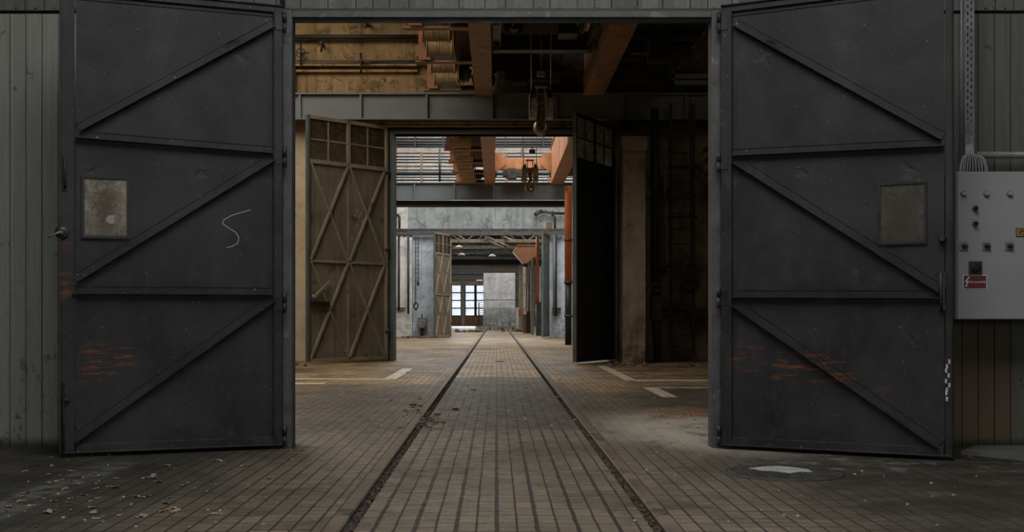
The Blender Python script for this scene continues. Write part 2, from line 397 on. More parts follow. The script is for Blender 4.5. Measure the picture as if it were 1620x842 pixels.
# ------------------------------------------------------------------ mesh building
class MB:
    def __init__(s): s.b = bmesh.new()
    def face(s, pts, smooth=False):
        f = s.b.faces.new([s.b.verts.new(p) for p in pts]); f.smooth = smooth; return s
    def box(s, x0, x1, y0, y1, z0, z1, M4=None):
        v = [Vector((x, y, z)) for x in (x0, x1) for y in (y0, y1) for z in (z0, z1)]
        if M4: v = [M4 @ p for p in v]
        v = [s.b.verts.new(p) for p in v]
        for q in ((0, 1, 3, 2), (4, 6, 7, 5), (0, 4, 5, 1), (2, 3, 7, 6), (0, 2, 6, 4), (1, 5, 7, 3)):
            s.b.faces.new([v[i] for i in q])
        return s
    def bar(s, p, q, w, t, n=(0, 1, 0), side=0.0):
        """rectangular bar p->q: w across (in plane), t along n starting at p's plane"""
        p, q, n = Vector(p), Vector(q), Vector(n).normalized()
        d = (q-p).normalized(); c = d.cross(n).normalized()
        v = []
        for e in (p, q):
            for a in (-w/2+side, w/2+side):
                for b in (0, t): v.append(s.b.verts.new(e+c*a+n*b))
        for k in ((0, 1, 3, 2), (4, 6, 7, 5), (0, 4, 5, 1), (2, 3, 7, 6), (0, 2, 6, 4), (1, 5, 7, 3)):
            s.b.faces.new([v[i] for i in k])
        return s
    def tube(s, pts, r, seg=10, caps=True):
        pts = [Vector(p) for p in pts]
        rs = r if isinstance(r, (list, tuple)) else [r]*len(pts)
        rings = []; up = None
        for i, p in enumerate(pts):
            d = (pts[min(i+1, len(pts)-1)]-pts[max(i-1, 0)]).normalized()
            if up is None:
                up = Vector((0, 0, 1)) if abs(d.z) < .9 else Vector((0, 1, 0))
            a = d.cross(up).normalized(); b = a.cross(d).normalized(); up = b
            rings.append([s.b.verts.new(p+(a*math.cos(2*math.pi*k/seg)+b*math.sin(2*math.pi*k/seg))*rs[i]) for k in range(seg)])
        for A, B in zip(rings, rings[1:]):
            for k in range(seg):
                f = s.b.faces.new((A[k], A[(k+1) % seg], B[(k+1) % seg], B[k])); f.smooth = True
        if caps:
            s.b.faces.new(rings[0][::-1]); s.b.faces.new(rings[-1])
        return s
    def lathe(s, prof, o=(0, 0, 0), axis='Z', seg=20):
        """prof: (r,h) list"""
        o = Vector(o); rings = []
        for r, h in prof:
            ring = []
            for k in range(seg):
                a = 2*math.pi*k/seg; c, d = r*math.cos(a), r*math.sin(a)
                p = {'Z': (c, d, h), 'X': (h, c, d), 'Y': (c, h, d)}[axis]
                ring.append(s.b.verts.new(o+Vector(p)))
            rings.append(ring)
        for A, B in zip(rings, rings[1:]):
            for k in range(seg):
                f = s.b.faces.new((A[k], A[(k+1) % seg], B[(k+1) % seg], B[k])); f.smooth = True
        s.b.faces.new(rings[0]); s.b.faces.new(rings[-1])
        return s
    def prism(s, poly, h0, h1, axis='Y'):
        """poly in the plane perpendicular to axis"""
        def q(a, b, h): return {'Y': (a, h, b), 'X': (h, a, b), 'Z': (a, b, h)}[axis]
        A = [s.b.verts.new(q(a, b, h0)) for a, b in poly]; B = [s.b.verts.new(q(a, b, h1)) for a, b in poly]
        n = len(poly)
        s.b.faces.new(A); s.b.faces.new(B[::-1])
        for i in range(n): s.b.faces.new((A[i], B[i], B[(i+1) % n], A[(i+1) % n]))
        return s
    def build(s, name, mat, parent=None, origin=(0, 0, 0), bevel=0.0, label=None):
        o_ = Vector(origin)
        for v in s.b.verts: v.co -= o_
        bmesh.ops.recalc_face_normals(s.b, faces=s.b.faces[:])
        me = bpy.data.meshes.new(name); s.b.to_mesh(me); s.b.free()
        me.materials.append(M[mat] if isinstance(mat, str) else mat)
        o = bpy.data.objects.new(name, me); COL.objects.link(o)
        if parent: o.parent = parent
        else: o.location = o_
        if bevel:
            m = o.modifiers.new('edge', 'BEVEL'); m.width = bevel; m.segments = 2; m.limit_method = 'ANGLE'
        if label: o['label'] = label
        return o

def tag(o, label, cat, group=None):
    o['label'] = label; o['category'] = cat
    if group: o['group'] = group
    return o
def thing(name, label, cat, loc=(0, 0, 0), rz=0.0, group=None):
    o = bpy.data.objects.new(name, None); COL.objects.link(o)
    o.location = loc; o.rotation_euler = (0, 0, rz); o.empty_display_size = .2
    return tag(o, label, cat, group)
def struct(o): o['kind'] = 'structure'; return o
def stuff(o): o['kind'] = 'stuff'; return o
def copy_tree(o, parent=None):
    c = o.copy(); COL.objects.link(c); c.parent = parent
    for ch in list(o.children): copy_tree(ch, c)
    return c

# ------------------------------------------------------------------ depths
D1, D2, D3, D4 = 8.15, 23.75, 49.5, 100.0

# ------------------------------------------------------------------ floor and rails
RL, RR = -.728, .78
g = MB()
for x0, x1 in ((-14, -.775), (-.63, .688), (.828, 14)):
    g.face([(x0, -7, 0), (x1, -7, 0), (x1, 118, 0), (x0, 118, 0)])
for xs in ((-.775, -.63), (.688, .828)):   # channel walls and bottoms
    g.face([(xs[0], .3, -.05), (xs[1], .3, -.05), (xs[1], 118, -.05), (xs[0], 118, -.05)])
    for x in xs: g.face([(x, .3, -.05), (x, .3, 0), (x, 118, 0), (x, 118, -.05)])
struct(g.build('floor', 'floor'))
def rail(xc, s, label):
    r = thing('railway_rail', label, 'rail', (xc, .5, 0), group='rails set in the tiled floor')
    # head with rounded edges
    prof = [(-.040, -.045), (-.040, .004), (-.033, .011), (.033, .011), (.040, .004), (.040, -.045)]
    b = MB().prism(prof, 0, 74, 'Y'); b.build('rail_head', 'rail', r)
    e = MB()
    y = 0.0
    while y < 70:      # ragged cement bedding on the outer side of the rail
        L = random.uniform(.6, 2.2); w = .0055
        x0 = -s*.0405; x1 = -s*(.0405+w)
        e.box(min(x0, x1), max(x0, x1), y, y+L-.01, -.045, -.012)
        y += L
    e.build('rail_bedding', 'groove', r)
    return r
rail(RL, 1, 'left rail of the track, worn steel flush with the tiles')
rail(RR, -1, 'right rail of the track, worn steel flush with the tiles')
g = MB()
for xc, s in ((RL, 1), (RR, -1)):
    for i in range(4200):
        y = 3.0+(random.random()**1.8)*24
        x = xc+s*random.uniform(.052, .086)
        r = random.uniform(.003, .0085)
        m = Matrix.Translation((x, y, random.uniform(-.03, -.006))) @ Matrix.Rotation(random.uniform(0, 6), 4, Vector((random.random(), random.random(), random.random()+.1)).normalized())
        g.box(-r, r, -r*1.4, r*1.2, -r*.7, r*.7, m)
stuff(tag(g.build('gravel', 'gravel'), 'dark gravel and dirt filling the grooves beside both rails', 'gravel'))
# groove beds
g = MB()
for xc, s in ((RL, 1), (RR, -1)):
    a, b = sorted((xc+s*.0405, xc+s*(.0975 if s > 0 else .0915)))
    n = 300
    for i in range(n):
        y0 = .5+i*.25
        z = -.022+random.uniform(-.005, .007)
        g.box(a, b, y0, y0+.25, -.049, z)
stuff(tag(g.build('dirt', 'groove'), 'packed black dirt lying under the gravel beside both rails', 'dirt'))

# ------------------------------------------------------------------ front plank wall
OX0, OX1, OZ = X(462, D1), X(1126, D1), Z(27, D1)
def planks(name, mat, x0, x1, z0, z1, w, jitter=0.0, y=D1+.07, nails=False):
    g = MB(); x = x0
    while x < x1-.02:
        ww = w*(1+random.uniform(-jitter, jitter)); e = min(x+ww, x1)
        dy = random.uniform(0, .006)
        g.box(x+.004, e-.004, y+dy, y+.035, z0, z1)
        x += ww
    g.box(x0, x1, y+.03, y+.06, z0, z1)
    if nails:
        for i in range(int((x1-x0)/.14)):
            g.lathe([(.012, 0), (.010, -.006)], (x0+.07+i*.14, y, Z(7, D1)), 'Y', 8)
    return struct(g.build(name, mat))
planks('wall_front', 'plank', -6.2, -1.545, 0, 3.13, .1165)
planks('wall_front', 'plank_r', 1.615, 6.2, 0, 3.13, .1165)
planks('wall_front', 'plank_t', -6.2, 6.2, 3.155, 5.2, .16, .3, nails=True)
g = MB()
g.box(-6.2, -1.535, D1+.14, D1+.34, 0, 5.2).box(1.625, 6.2, D1+.14, D1+.34, 0, 5.2).box(-1.535, 1.625, D1+.14, D1+.34, 3.175, 5.2)
g.box(-12, 12, D1+.16, D1+.34, 5.2, 11)
g.box(-12, -6.2, D1+.14, D1+.34, 0, 5.2).box(6.2, 12, D1+.14, D1+.34, 0, 5.2)
struct(g.build('wall_front', 'frame_dark'))
# steel frame round the opening
g = MB()
g.box(X(447, D1), OX0, D1, D1+.14, 0, 3.135).box(OX1, X(1141, D1), D1, D1+.14, 0, 3.135)
g.box(OX0, OX1, D1+.005, D1+.14, OZ, Z(17, D1))
struct(g.build('trim_1', 'frame', bevel=.004))
g = MB()
g.box(-1.535, -1.515, D1+.14, D1+.345, 0, 3.175).box(1.605, 1.625, D1+.14, D1+.345, 0, 3.175).box(-1.515, 1.605, D1+.14, D1+.345, 3.15, 3.175)
g.box(OX0, OX1, D1+.04, D1+.10, OZ-.018, OZ)
struct(g.build('trim_2', 'frame_dark'))
# black flashing strip over the frame
struct(MB().box(-1.62, 1.68, D1+.03, D1+.075, 3.137, 3.158).build('trim_3', 'black'))

# the hall the picture is taken from
struct(MB().box(-7.25, -7, -7, D1+.14, 0, 6.3).build('wall_left', 'plank'))
struct(MB().box(7, 7.25, -7, D1+.14, 0, 6.3).build('wall_right', 'plank_r'))
struct(MB().box(-7.25, -3, -7.25, -7, 0, 6.3).box(3, 7.25, -7.25, -7, 0, 6.3).box(-3, 3, -7.25, -7, 0, .9).box(-3, 3, -7.25, -7, 3.9, 6.3).build('wall_rear', 'plank_r'))  # rear opening added to let in fill light
g = MB()
for k in range(7): g.box(-3.03+k, -2.97+k, -7.2, -7.1, .9, 3.9)
w = struct(g.build('window_30', 'black'))  # unseen window added behind the camera for fill light
MB().box(-3, 3, -7.16, -7.15, .9, 3.9).build('pane', 'pane', w)
struct(MB().box(-7.25, -2.2, -7.25, D1+.16, 6.2, 6.4).box(2.6, 7.25, -7.25, D1+.16, 6.2, 6.4).box(-2.2, 2.6, -7.25, 1.2, 6.2, 6.4).box(-2.2, 2.6, 6.0, D1+.16, 6.2, 6.4).build('ceiling', 'roof'))
g = MB()
for k in range(5): y = 1.2+k*1.2; g.box(-2.2, 2.6, y-.03, y+.03, 6.24, 6.32)
w = struct(g.build('window_1', 'black'))
MB().box(-2.2, 2.6, 1.2, 6.0, 6.33, 6.34).build('pane', 'pane', w)

# ------------------------------------------------------------------ the two front gate leaves
def front_leaf(hp, hd, fp, fd, s, mat, label, marks):
    Hn = Vector((X(hp, hd), hd, 0)); Fn = Vector((X(fp, fd), fd, 0))
    W = (Fn-Hn).length; dr = (Fn-Hn)/W; rz = math.atan2(dr.y, dr.x)
    r = thing('metal_gate_leaf', label, 'gate', Hn, rz)
    def L(px, py):     # picture point -> (u, z) on the leaf
        kx = (px-CX)/F
        # Hn.x+u*dr.x = t*kx ; Hn.y+u*dr.y = t
        u = (kx*Hn.y-Hn.x)/(dr.x-kx*dr.y)
        t = Hn.y+u*dr.y
        return u, H+(HY-py)/F*t
    z0, z1 = .025, 3.155
    nrm = (0, s, 0)
    def y2(a, b): return (a, b) if s > 0 else (-b, -a)
    def bx(g, u0, u1, a, b, za, zb):
        ya, yb = y2(a, b); g.box(min(u0, u1), max(u0, u1), ya, yb, za, zb); return g
    uf = L(marks['stile'], 400)[0]
    bx(MB(), .01, uf-.009, -.004, 0, z0+.01, z1-.01).build('sheet_panel', mat, r)
    # stiles
    g = MB(); bx(g, uf, W, -.03, .018, z0, z1); bx(g, W-.012, W, -.03, .03, z0, z1)
    g.build('stile', mat, r, bevel=.003)
    uh = L(marks['hstile'], 400)[0]
    g = MB(); bx(g, 0, uh, -.03, .024, z0, z1); bx(g, uh, uh+.006, 0, .03, z0+.05, z1-.05); bx(g, uh+.018, uh+.036, 0, .005, z0+.07, z1-.1)
    g.build('stile', mat, r, bevel=.003)
    # rails as angles
    def angle(a, b, w=.046, t=.052, name='rail'):
        g = MB()
        (ua, za), (ub, zb) = a, b
        if ua > ub: ua, za, ub, zb = ub, zb, ua, za
        p, q = Vector((ua, 0, za)), Vector((ub, 0, zb))
        dn = Vector((0, 0, -1)); d = (q-p).normalized(); perp = dn-d*dn.dot(d); perp.normalize()
        g.bar(p, q, w, .007, nrm)                                 # flat flange
        g.bar(p+perp*(w/2), q+perp*(w/2), .007, t, nrm)           # upstanding leg, below
        g.bar(p+perp*(w/2+.022), q+perp*(w/2+.022), .022, .003, nrm)   # weld strip
        g.bar(p-perp*(w/2+.004), q-perp*(w/2+.004), .006, .012, nrm)
        g.build(name, mat, r)
    for k, (a, b) in enumerate(marks['rails']):
        angle(L(*a), L(*b))
    zb = z0+.035
    g = MB(); bx(g, uh, uf-.009, 0, .022, z0, z0+.062); bx(g, 0, W, -.01, .034, z0, z0+.012); g.build('rail', mat, r, bevel=.003)
    g = MB(); bx(g, uh, uf-.009, 0, .026, z1-.055, z1); bx(g, uh, uf, 0, .006, z1-.085, z1-.055); bx(g, 0, W, -.01, .04, z1-.012, z1); g.build('rail', mat, r, bevel=.003)
    for a, b in marks['braces']: angle(L(*a), L(*b), .05, .056, 'brace')
    # little window
    (x0, y0, x1, y1) = marks['window']
    u0, za = L(x0, (y0+y1)/2)[0], L((x0+x1)/2, y1)[1]
    u1, zb_ = L(x1, 0)[0], L((x0+x1)/2, y0)[1]
    u0, u1 = min(u0, u1), max(u0, u1)
    g = MB()
    for (a, b, c, d) in ((u0-.012, u1+.012, zb_-.004, zb_+.012), (u0-.012, u1+.012, za-.012, za+.004), (u0-.012, u0+.004, za, zb_), (u1-.004, u1+.012, za, zb_)):
        bx(g, a, b, 0, .02, c, d)
    wf = g.build('window_frame', 'black', r)
    bx(MB(), u0, u1, .004, .009, za, zb_).build('pane', marks['glass'], wf)
    # pale splash of dried paint on the pane comes with its material; hinges
    for py in marks['hinges']:
        z = Z(py, hd)
        g = MB(); g.tube([(-.012, s*.034, z-.07), (-.012, s*.034, z+.0)], .013, 10).tube([(-.012, s*.034, z+.005), (-.012, s*.034, z+.075)], .016, 10)
        bx(g, -.012, .05, .022, .030, z-.05, z+.05)
        g.build('hinge', 'black', r)
    return r, L, W, dr, bx, s

lm = dict(stile=118, hstile=433,
          rails=[((119, 213), (431, 238)), ((115, 459), (431, 461))],
          braces=[((124, 203), (431, 38)), ((119, 441), (431, 249)), ((117, 694), (431, 471))],
          window=(132, 282, 202, 375), glass='glass_w', hinges=[38, 250, 480, 690])
gl, L, W, dr, bx, s = front_leaf(446, 8.11, 94, 7.60, 1, 'gate_l',
    'large black steel gate leaf on the left with a stained pale window and chalk squiggle', lm)
# pull handle
u, z = L(103, 250); u2, zz = L(103, 297)
g = MB(); g.tube([(u, .018, z), (u, .05, z-.01), (u, .052, (z+zz)/2), (u, .05, zz+.01), (u, .018, zz)], .010, 8)
bx(g, u-.018, u+.018, .018, .024, zz-.02, z+.02); g.build('pull_handle', 'black', gl)
# lock with lever
u, z = L(98, 368)
g = MB(); g.lathe([(.045, .018), (.045, .028), (.03, .036), (.016, .038), (.016, .06)], (u, 0, z), 'Y', 20)
lk = g.build('lock', 'iron', gl)
ue, ze = L(76, 377)
MB().tube([(u, .055, z), (u+.02, .058, z-.004), (ue, .05, ze)], [.008, .007, .006], 8).build('lever', 'steel_light', lk)
# drop bolt
u, z = L(100, 632); z2 = .012
g = MB(); g.tube([(u-.035, .03, z-.015), (u-.02, .04, z), (u, .04, z), (u, .04, .5), (u, .04, z2)], .010, 8)
bx(g, u-.02, u+.02, .018, .03, .42, .45); bx(g, u-.02, u+.02, .018, .03, .12, .15)
g.build('drop_bolt', 'iron', gl)
# chalk squiggle
pts = [(397, 332), (383, 336), (366, 341), (354, 348), (352, 354), (362, 361), (373, 368), (378, 376), (376, 385), (367, 390), (358, 392)]
g = MB()
q = [L(*p) for p in pts]
for a, b in zip(q, q[1:]): g.bar((a[0], .0005, a[1]), (b[0], .0005, b[1]), .0036, .0008, (0, 1, 0))
g.build('chalk_squiggle', 'chalk', gl, label='white chalk squiggle')

rm = dict(stile=1496, hstile=1158,
          rails=[((1160, 242), (1494, 226)), ((1160, 465), (1494, 466))],
          braces=[((1164, 36), (1492, 216)), ((1162, 252), (1490, 458)), ((1162, 478), (1488, 703))],
          window=(1392, 291, 1463, 384), glass='glass_r', hinges=[38, 258, 472, 690])
gr, L, W, dr, bx, s = front_leaf(1142, 8.11, 1508, 7.42, -1, 'gate_r',
    'large black steel gate leaf on the right with a brown dirty window', rm)
u, z = L(1490, 430); u2, z2 = L(1490, 490)
g = MB(); g.tube([(u, -.03, z), (u, -.06, z-.02), (u, -.06, z2+.02), (u, -.03, z2)], .009, 8); bx(g, u-.02, u+.03, .018, .03, z2, z2+.02); bx(g, u-.02, u+.03, .018, .03, z-.1, z)
bx(g, u+.012, u+.022, .03, .05, z2-.0, z+.0)
g.build('latch_bar', 'iron', gr)
u, z = L(1492, 379)
MB().lathe([(.026, -.02), (.026, -.03), (.014, -.04), (.010, -.075), (.016, -.08)], (u, 0, z), 'Y', 14).build('knob', 'black', gr)
u, z = L(1500, 570)
g = MB()
for i in range(9):
    uu = u+random.uniform(-.014, .010); zz = z-.03*i+random.uniform(-.01, .01)
    bx(g, uu-.006, uu+.007, .018, .0195, zz-.022, zz+.006)
stuff(g.build('paint_splash', 'chalk', gr, label='flaked white paint splash'))

# dark red conduit stub over the left leaf
tag(MB().tube([(X(446, 8.16), 8.19, 3.16), (X(446, 8.16), 8.19, 5.1)], .016, 8).build('conduit', paint('conduit_red', (.06, .02, .02), .6)), 'thin dark red conduit on the plank wall above the left gate post', 'pipe')

# ------------------------------------------------------------------ control cabinet, tray, cables
CD = 7.86
x0, x1 = X(1515, CD), X(1515, CD)+.82
z0, z1 = Z(506, CD), Z(271, CD)
cab = thing('control_cabinet', 'grey electrical control cabinet on the plank wall right of the gates', 'control cabinet', (x0, CD, z0))
def CB(g, name, mat, par=cab, bevel=0, label=None): return g.build(name, mat, par, (x0, CD, z0), bevel, label)
CB(MB().box(x0, x1, CD+.02, D1+.07, z0, z1), 'body', 'cabinet', bevel=.006)
door = CB(MB().box(x0+.004, x1-.004, CD, CD+.02, z0+.004, z1-.004), 'door', 'cabinet', bevel=.005)
def disc(px, py, r, h, m, name, par=cab, prof=None):
    p = P(px, py, CD)
    return CB(MB().lathe(prof or [(r, 0), (r, -h*.6), (r*.85, -h)], (p.x, CD, p.z), 'Y', 16), name, m, par)
for px in (1524, 1560, 1597):
    a = disc(px, 307, .021, .014, 'steel_light', 'signal_lamp')
    disc(px, 307, .013, .026, 'cabinet', 'lens', a)
for px, py in ((1542, 330), (1542, 354)):
    a = disc(px, py, .022, .012, 'steel_light', 'push_button')
    disc(px, py, .016, .034, 'black', 'button_cap', a)
for px in (1524, 1560, 1596):
    p = P(px, 390, CD)
    a = CB(MB().box(p.x-.029, p.x+.029, CD-.010, CD, p.z-.028, p.z+.028), 'rotary_switch', 'steel_light', bevel=.003)
    g = MB().lathe([(.016, -.01), (.015, -.020), (.010, -.024)], (p.x, CD, p.z), 'Y', 16)
    g.bar((p.x-.010, CD-.024, p.z+.003), (p.x+.022, CD-.024, p.z-.004), .012, .008, (0, -1, 0))
    CB(g, 'switch_knob', 'black', a)
p = P(1542.5, 424, CD)
a = CB(MB().box(p.x-.046, p.x+.046, CD-.012, CD, p.z-.046, p.z+.046), 'main_switch', 'iron', bevel=.003)
g = MB().lathe([(.034, -.012), (.032, -.02), (.02, -.022)], (p.x, CD, p.z), 'Y', 18)
g.bar((p.x-.026, CD-.022, p.z-.02), (p.x+.026, CD-.022, p.z+.016), .018, .010, (0, -1, 0))
CB(g, 'switch_knob', 'black', a)
# tiny white legend strips above each control
M['legend'] = paint('legend', (.31, .315, .32), .5, .05)
for px, py, w in [(1524, 299, .03), (1560, 299, .03), (1597, 299, .045), (1542, 322, .05), (1542, 345, .05), (1524, 380, .05), (1560, 380, .05), (1597, 380, .05), (1542, 410, .055), (1541, 276, .045)]:
    p = P(px, py, CD); CB(MB().box(p.x-w/2, p.x+w/2, CD-.002, CD, p.z-.005, p.z+.005), 'legend_strip', 'legend')
def bolt_poly(cx, cz, h):
    pts = [(.10, .5), (-.28, -.02), (-.02, -.02), (-.16, -.34), (-.26, -.30), (-.14, -.5), (.06, -.28), (-.04, -.30), (.22, .10), (-.04, .10), (.26, .5)]
    return [(cx+a*h, cz+b*h) for a, b in pts]
def sign(px0, py0, px1, py1, mat, name, fg, textbody, tx, size, lab):
    a, b = P(px0, py1, CD), P(px1, py0, CD)
    t_ = CB(MB().box(a.x, b.x, CD-.003, CD, a.z, b.z), name, 'white' if fg == 'white' else fg, bevel=0, label=lab)
    inn = .006 if fg == 'white' else .005
    CB(MB().box(a.x+inn, b.x-inn, CD-.0045, CD-.003, a.z+inn, b.z-inn), 'sign_field', mat, t_)
    hh = (b.z-a.z)*.72
    CB(MB().prism(bolt_poly(a.x+.030, (a.z+b.z)/2, hh), CD-.0055, CD-.0045, 'Y'), 'lightning_bolt', fg, t_)
    # lettering too small to read in the photograph: worn strokes of its size and place
    rs = random.Random(5); g = MB(); zm = (a.z+b.z)/2
    if fg == 'white':
        x = tx
        while x < b.x-.014:
            w_ = rs.uniform(.0022, .0042); hh_ = rs.choice([.0034, .0036, .0052])
            dz = -.0018 if rs.random() < .2 else 0
            g.box(x, x+w_, CD-.0052, CD-.0044, zm-.0034+dz, zm-.0034+hh_*2+dz); x += w_+.0011
    else:
        g.box(tx, b.x-.02, CD-.0052, CD-.0044, zm+.006, zm+.016).box(tx+.008, b.x-.035, CD-.0052, CD-.0044, zm-.016, zm-.007)
    CB(g, 'sign_text', fg, t_)
    return t_
sign(1523, 435, 1561, 458, 'label_red', 'warning_sign', 'white', 'Hauptschalter', P(1534, 0, CD).x+.002, .0155, 'small red sign with a white lightning bolt')
sign(1607, 361, 1640, 375, 'label_yel', 'warning_sign', 'black', 'Achtung', P(1614, 0, CD).x+.006, .022, 'small orange sign with a black lightning bolt')
p = P(1621, 446, CD)
CB(MB().box(p.x-.004, p.x+.02, CD-.02, CD, p.z-.03, p.z+.03), 'door_latch', 'black')
# perforated vertical tray
TD = 8.10
tx0, tx1 = X(1527, TD), X(1541, TD)
zt = Z(246, TD)
g = MB()
hw = (tx1-tx0)
rows = int((5.0-zt)/.05)
# strips leaving real slots
cols = [tx0, tx0+hw*.2, tx0+hw*.36, tx0+hw*.62, tx0+hw*.78, tx1]
for a, b in ((0, 1), (2, 3), (4, 5)): g.box(cols[a], cols[b], TD, TD+.003, zt, 5.0)
for i in range(rows):
    za = zt+i*.05
    g.box(cols[1], cols[2], TD, TD+.003, za+.022, za+.05)
    g.box(cols[3], cols[4], TD, TD+.003, za, za+.028)
g.box(tx0-.003, tx0, TD, TD+.06, zt, 5).box(tx1, tx1+.003, TD, TD+.06, zt, 5)
tag(g.build('cable_tray', 'steel_light', None, (tx0, TD, zt)), 'upright perforated metal cable tray above the control cabinet', 'cable tray')
tag(MB().tube([(tx1+.02, 8.12, Z(245, 8.12)), (6, 8.12, Z(245, 8.12))], .024, 12).build('conduit', 'steel_light', None, (tx1, 8.12, Z(245, 8.12))), 'horizontal grey conduit running right above the control cabinet', 'conduit')
for px in (1520, 1524):
    pass
tag(MB().tube([(X(1523, 8.14), 8.16, 2.05), (X(1524, 8.14), 8.16, 5.0)], .009, 8).build('cable', 'cable', None, (X(1523, 8.14), 8.16, 2.05)), 'straight pale cable rising beside the perforated cable tray', 'cable')
ends = [1518, 1520, 1523, 1526, 1530, 1534, 1539, 1544, 1549, 1554, 1559, 1562]
for i, e in enumerate(ends):
    sx = X(1529+i*.9, 8.1); ex = X(e, 7.98); zt0 = Z(243, 8.1); ze = z1-.004
    b = (ex-sx)
    pts = [(sx, 8.12, zt0+.25), (sx, 8.10, zt0), (sx+b*.25, 8.06, zt0-.015), (sx+b*.7, 8.0, zt0-.045+abs(b)*.1), (sx+b*.97, 7.98, ze+.05), (ex, 7.98, ze)]
    # smooth it
    for _ in range(2):
        n = [pts[0]]
        for A, B in zip(pts, pts[1:]):
            A, B = Vector(A), Vector(B); n += [A*.75+B*.25, A*.25+B*.75]
        n.append(pts[-1]); pts = n
    tag(MB().tube(pts, .0042, 6).build('cable', 'cable', None, (ex, 7.98, ze)), 'thin pale cable fanning out of the tray into the cabinet top', 'cable', 'cables fanning into the control cabinet')

# ------------------------------------------------------------------ things on the near floor
mh = thing('manhole_cover', 'round iron manhole cover with cement patch before right gate', 'manhole cover', (X(1238, 6.86), 6.86, 0))
cx_, cy_ = X(1238, 6.86), 6.86
MB().lathe([(.36, 0), (.36, .004), (.335, .006)], (0, 0, 0), 'Z', 40).build('rim', 'cover', mh)
g = MB().lathe([(.325, .001), (.325, .008), (.31, .009)], (0, 0, 0), 'Z', 40)
for i in range(-7, 8):
    x = i*.04; l = math.sqrt(max(0, .30**2-x*x)); g.box(x-.006, x+.006, -l, l, .008, .0125)
g.build('lid', 'cover', mh)
poly = [(-.18, .10), (-.08, .17), (.02, .2), (.10, .14), (.17, .05), (.165, -.06), (.10, -.04), (.02, -.11), (-.06, -.02), (-.12, .0)]
MB().prism(poly, .008, .016, 'Z').build('cement_patch', 'cement', mh, bevel=.003)
g = MB().prism([(X(1535, 7.6), 7.75), (X(1640, 7.6), 7.2), (4.6, 7.4), (4.6, 8.1), (3.4, 8.1)], .001, .025, 'Z')
tag(g.build('floor_slab', 'slab', None, (3.6, 7.6, 0)), 'thin grey slab lying on floor under the control cabinet', 'slab')

# leaves
def leaf_mesh(seed, mat):
    rnd = random.Random(seed); b = bmesh.new(); n = 9
    spine = [Vector((0, 0, 0))]
    prof = [.15, .75, .5, 1, .6, .95, .5, .45, .05]
    Ls, Rs, Cs = [], [], []
    for i, w in enumerate(prof):
        y = (i/(n-1)-.5)
        w = w*.38*(1+rnd.uniform(-.2, .2)); z = .10*math.cos(i*1.3+seed)*.6+.10
        Cs.append(b.verts.new((0, y, z))); Ls.append(b.verts.new((-w, y+rnd.uniform(-.03, .06), z+rnd.uniform(.02, .30)))); Rs.append(b.verts.new((w, y+rnd.uniform(-.03, .06), z+rnd.uniform(.0, .28))))
    for i in range(n-1):
        b.faces.new((Ls[i], Cs[i], Cs[i+1], Ls[i+1])); b.faces.new((Cs[i], Rs[i], Rs[i+1], Cs[i+1]))
    for a, c in ((.012, 0),):
        v = [b.verts.new(p) for p in ((-.012, -.5, .10), (.012, -.5, .10), (.02, -.75, .02), (-.0, -.75, .02))]
        b.faces.new(v)
    me = bpy.data.meshes.new('fallen_leaf'); b.to_mesh(me); b.free(); me.materials.append(M[mat]); 
    return me
LM = [leaf_mesh(i, m) for i, m in enumerate(['leaf_a', 'leaf_a', 'leaf_b', 'leaf_c', 'leaf_a', 'leaf_c'])]
def leaf(px, py, size, k, label, group=None):
    d = F*H/(py-HY)
    o = bpy.data.objects.new('fallen_leaf', LM[k % len(LM)]); COL.objects.link(o)
    o.location = (X(px, d), d, .001); o.scale = (size, size, size*.55); o.rotation_euler = (random.uniform(-.12, .12), random.uniform(-.12, .12), random.uniform(0, 6.28))
    m = o.modifiers.new('thick', 'SOLIDIFY'); m.thickness = .01
    tag(o, label, 'leaf', group)
leaf(103, 775, .055, 2, 'orange-brown curled leaf beside the faded white line, left floor')
leaf(265, 738, .055, 3, 'ochre ragged leaf on the floor nearest the left gate bottom')
leaf(250, 764, .055, 3, 'ochre leaf lying just behind a pale curved leaf, left floor')
leaf(243, 757, .060, 0, 'pale curved leaf among darker ones before the left gate')
GL = 'small dry leaf scattered on the dark tiles before the left gate'
for k in range(64):
    while True:
        px, py = random.gauss(150, 120), 722+random.random()**.8*118
        if px < 10 or px > 520 or py > 836: continue
        if px > 300 and random.random() < .6: continue
        break
    leaf(px, py, random.uniform(.028, .058), random.choice([0, 1, 4, 0, 1, 2, 3]), GL, 'leaves scattered before the left gate')

def chips(n, region, r0, r1, mat, name, label):
    g = MB()
    for i in range(n):
        px, py = region()
        d = F*H/(py-HY); r = random.uniform(r0, r1)
        m = Matrix.Translation((X(px, d), d, r*.4)) @ Matrix.Rotation(random.uniform(0, 6), 4, 'Z') @ Matrix.Rotation(random.uniform(-.3, .3), 4, 'X')
        g.prism([(-r, -r*.5), (r*.3, -r*.8), (r, r*.1), (r*.2, r*.8), (-r*.8, r*.4)], -r*.3, r*.35, 'Z') if False else g.box(-r, r, -r*.7, r*.8, -r*.35, r*.4, m)
    stuff(tag(g.build(name, mat), label, 'debris'))
chips(55, lambda: (random.uniform(0, 560), random.uniform(708, 838)), .003, .008, 'rubble_w', 'debris', 'tiny pale crumbs sprinkled over the floor before the left gate')
chips(40, lambda: (random.uniform(1000, 1600), random.uniform(700, 838)), .003, .008, 'rubble_w', 'debris', 'tiny pale crumbs sprinkled over the floor before the right gate')
chips(110, lambda: (random.uniform(600, 1110), random.uniform(545, 680)), .006, .016, 'rubble_w', 'debris', 'pale plaster crumbs on the floor of the halls behind the gates')
chips(60, lambda: (random.gauss(668, 14), random.uniform(640, 678)), .008, .022, 'rubble', 'debris', 'dark broken crumbs beside the left rail past the threshold')

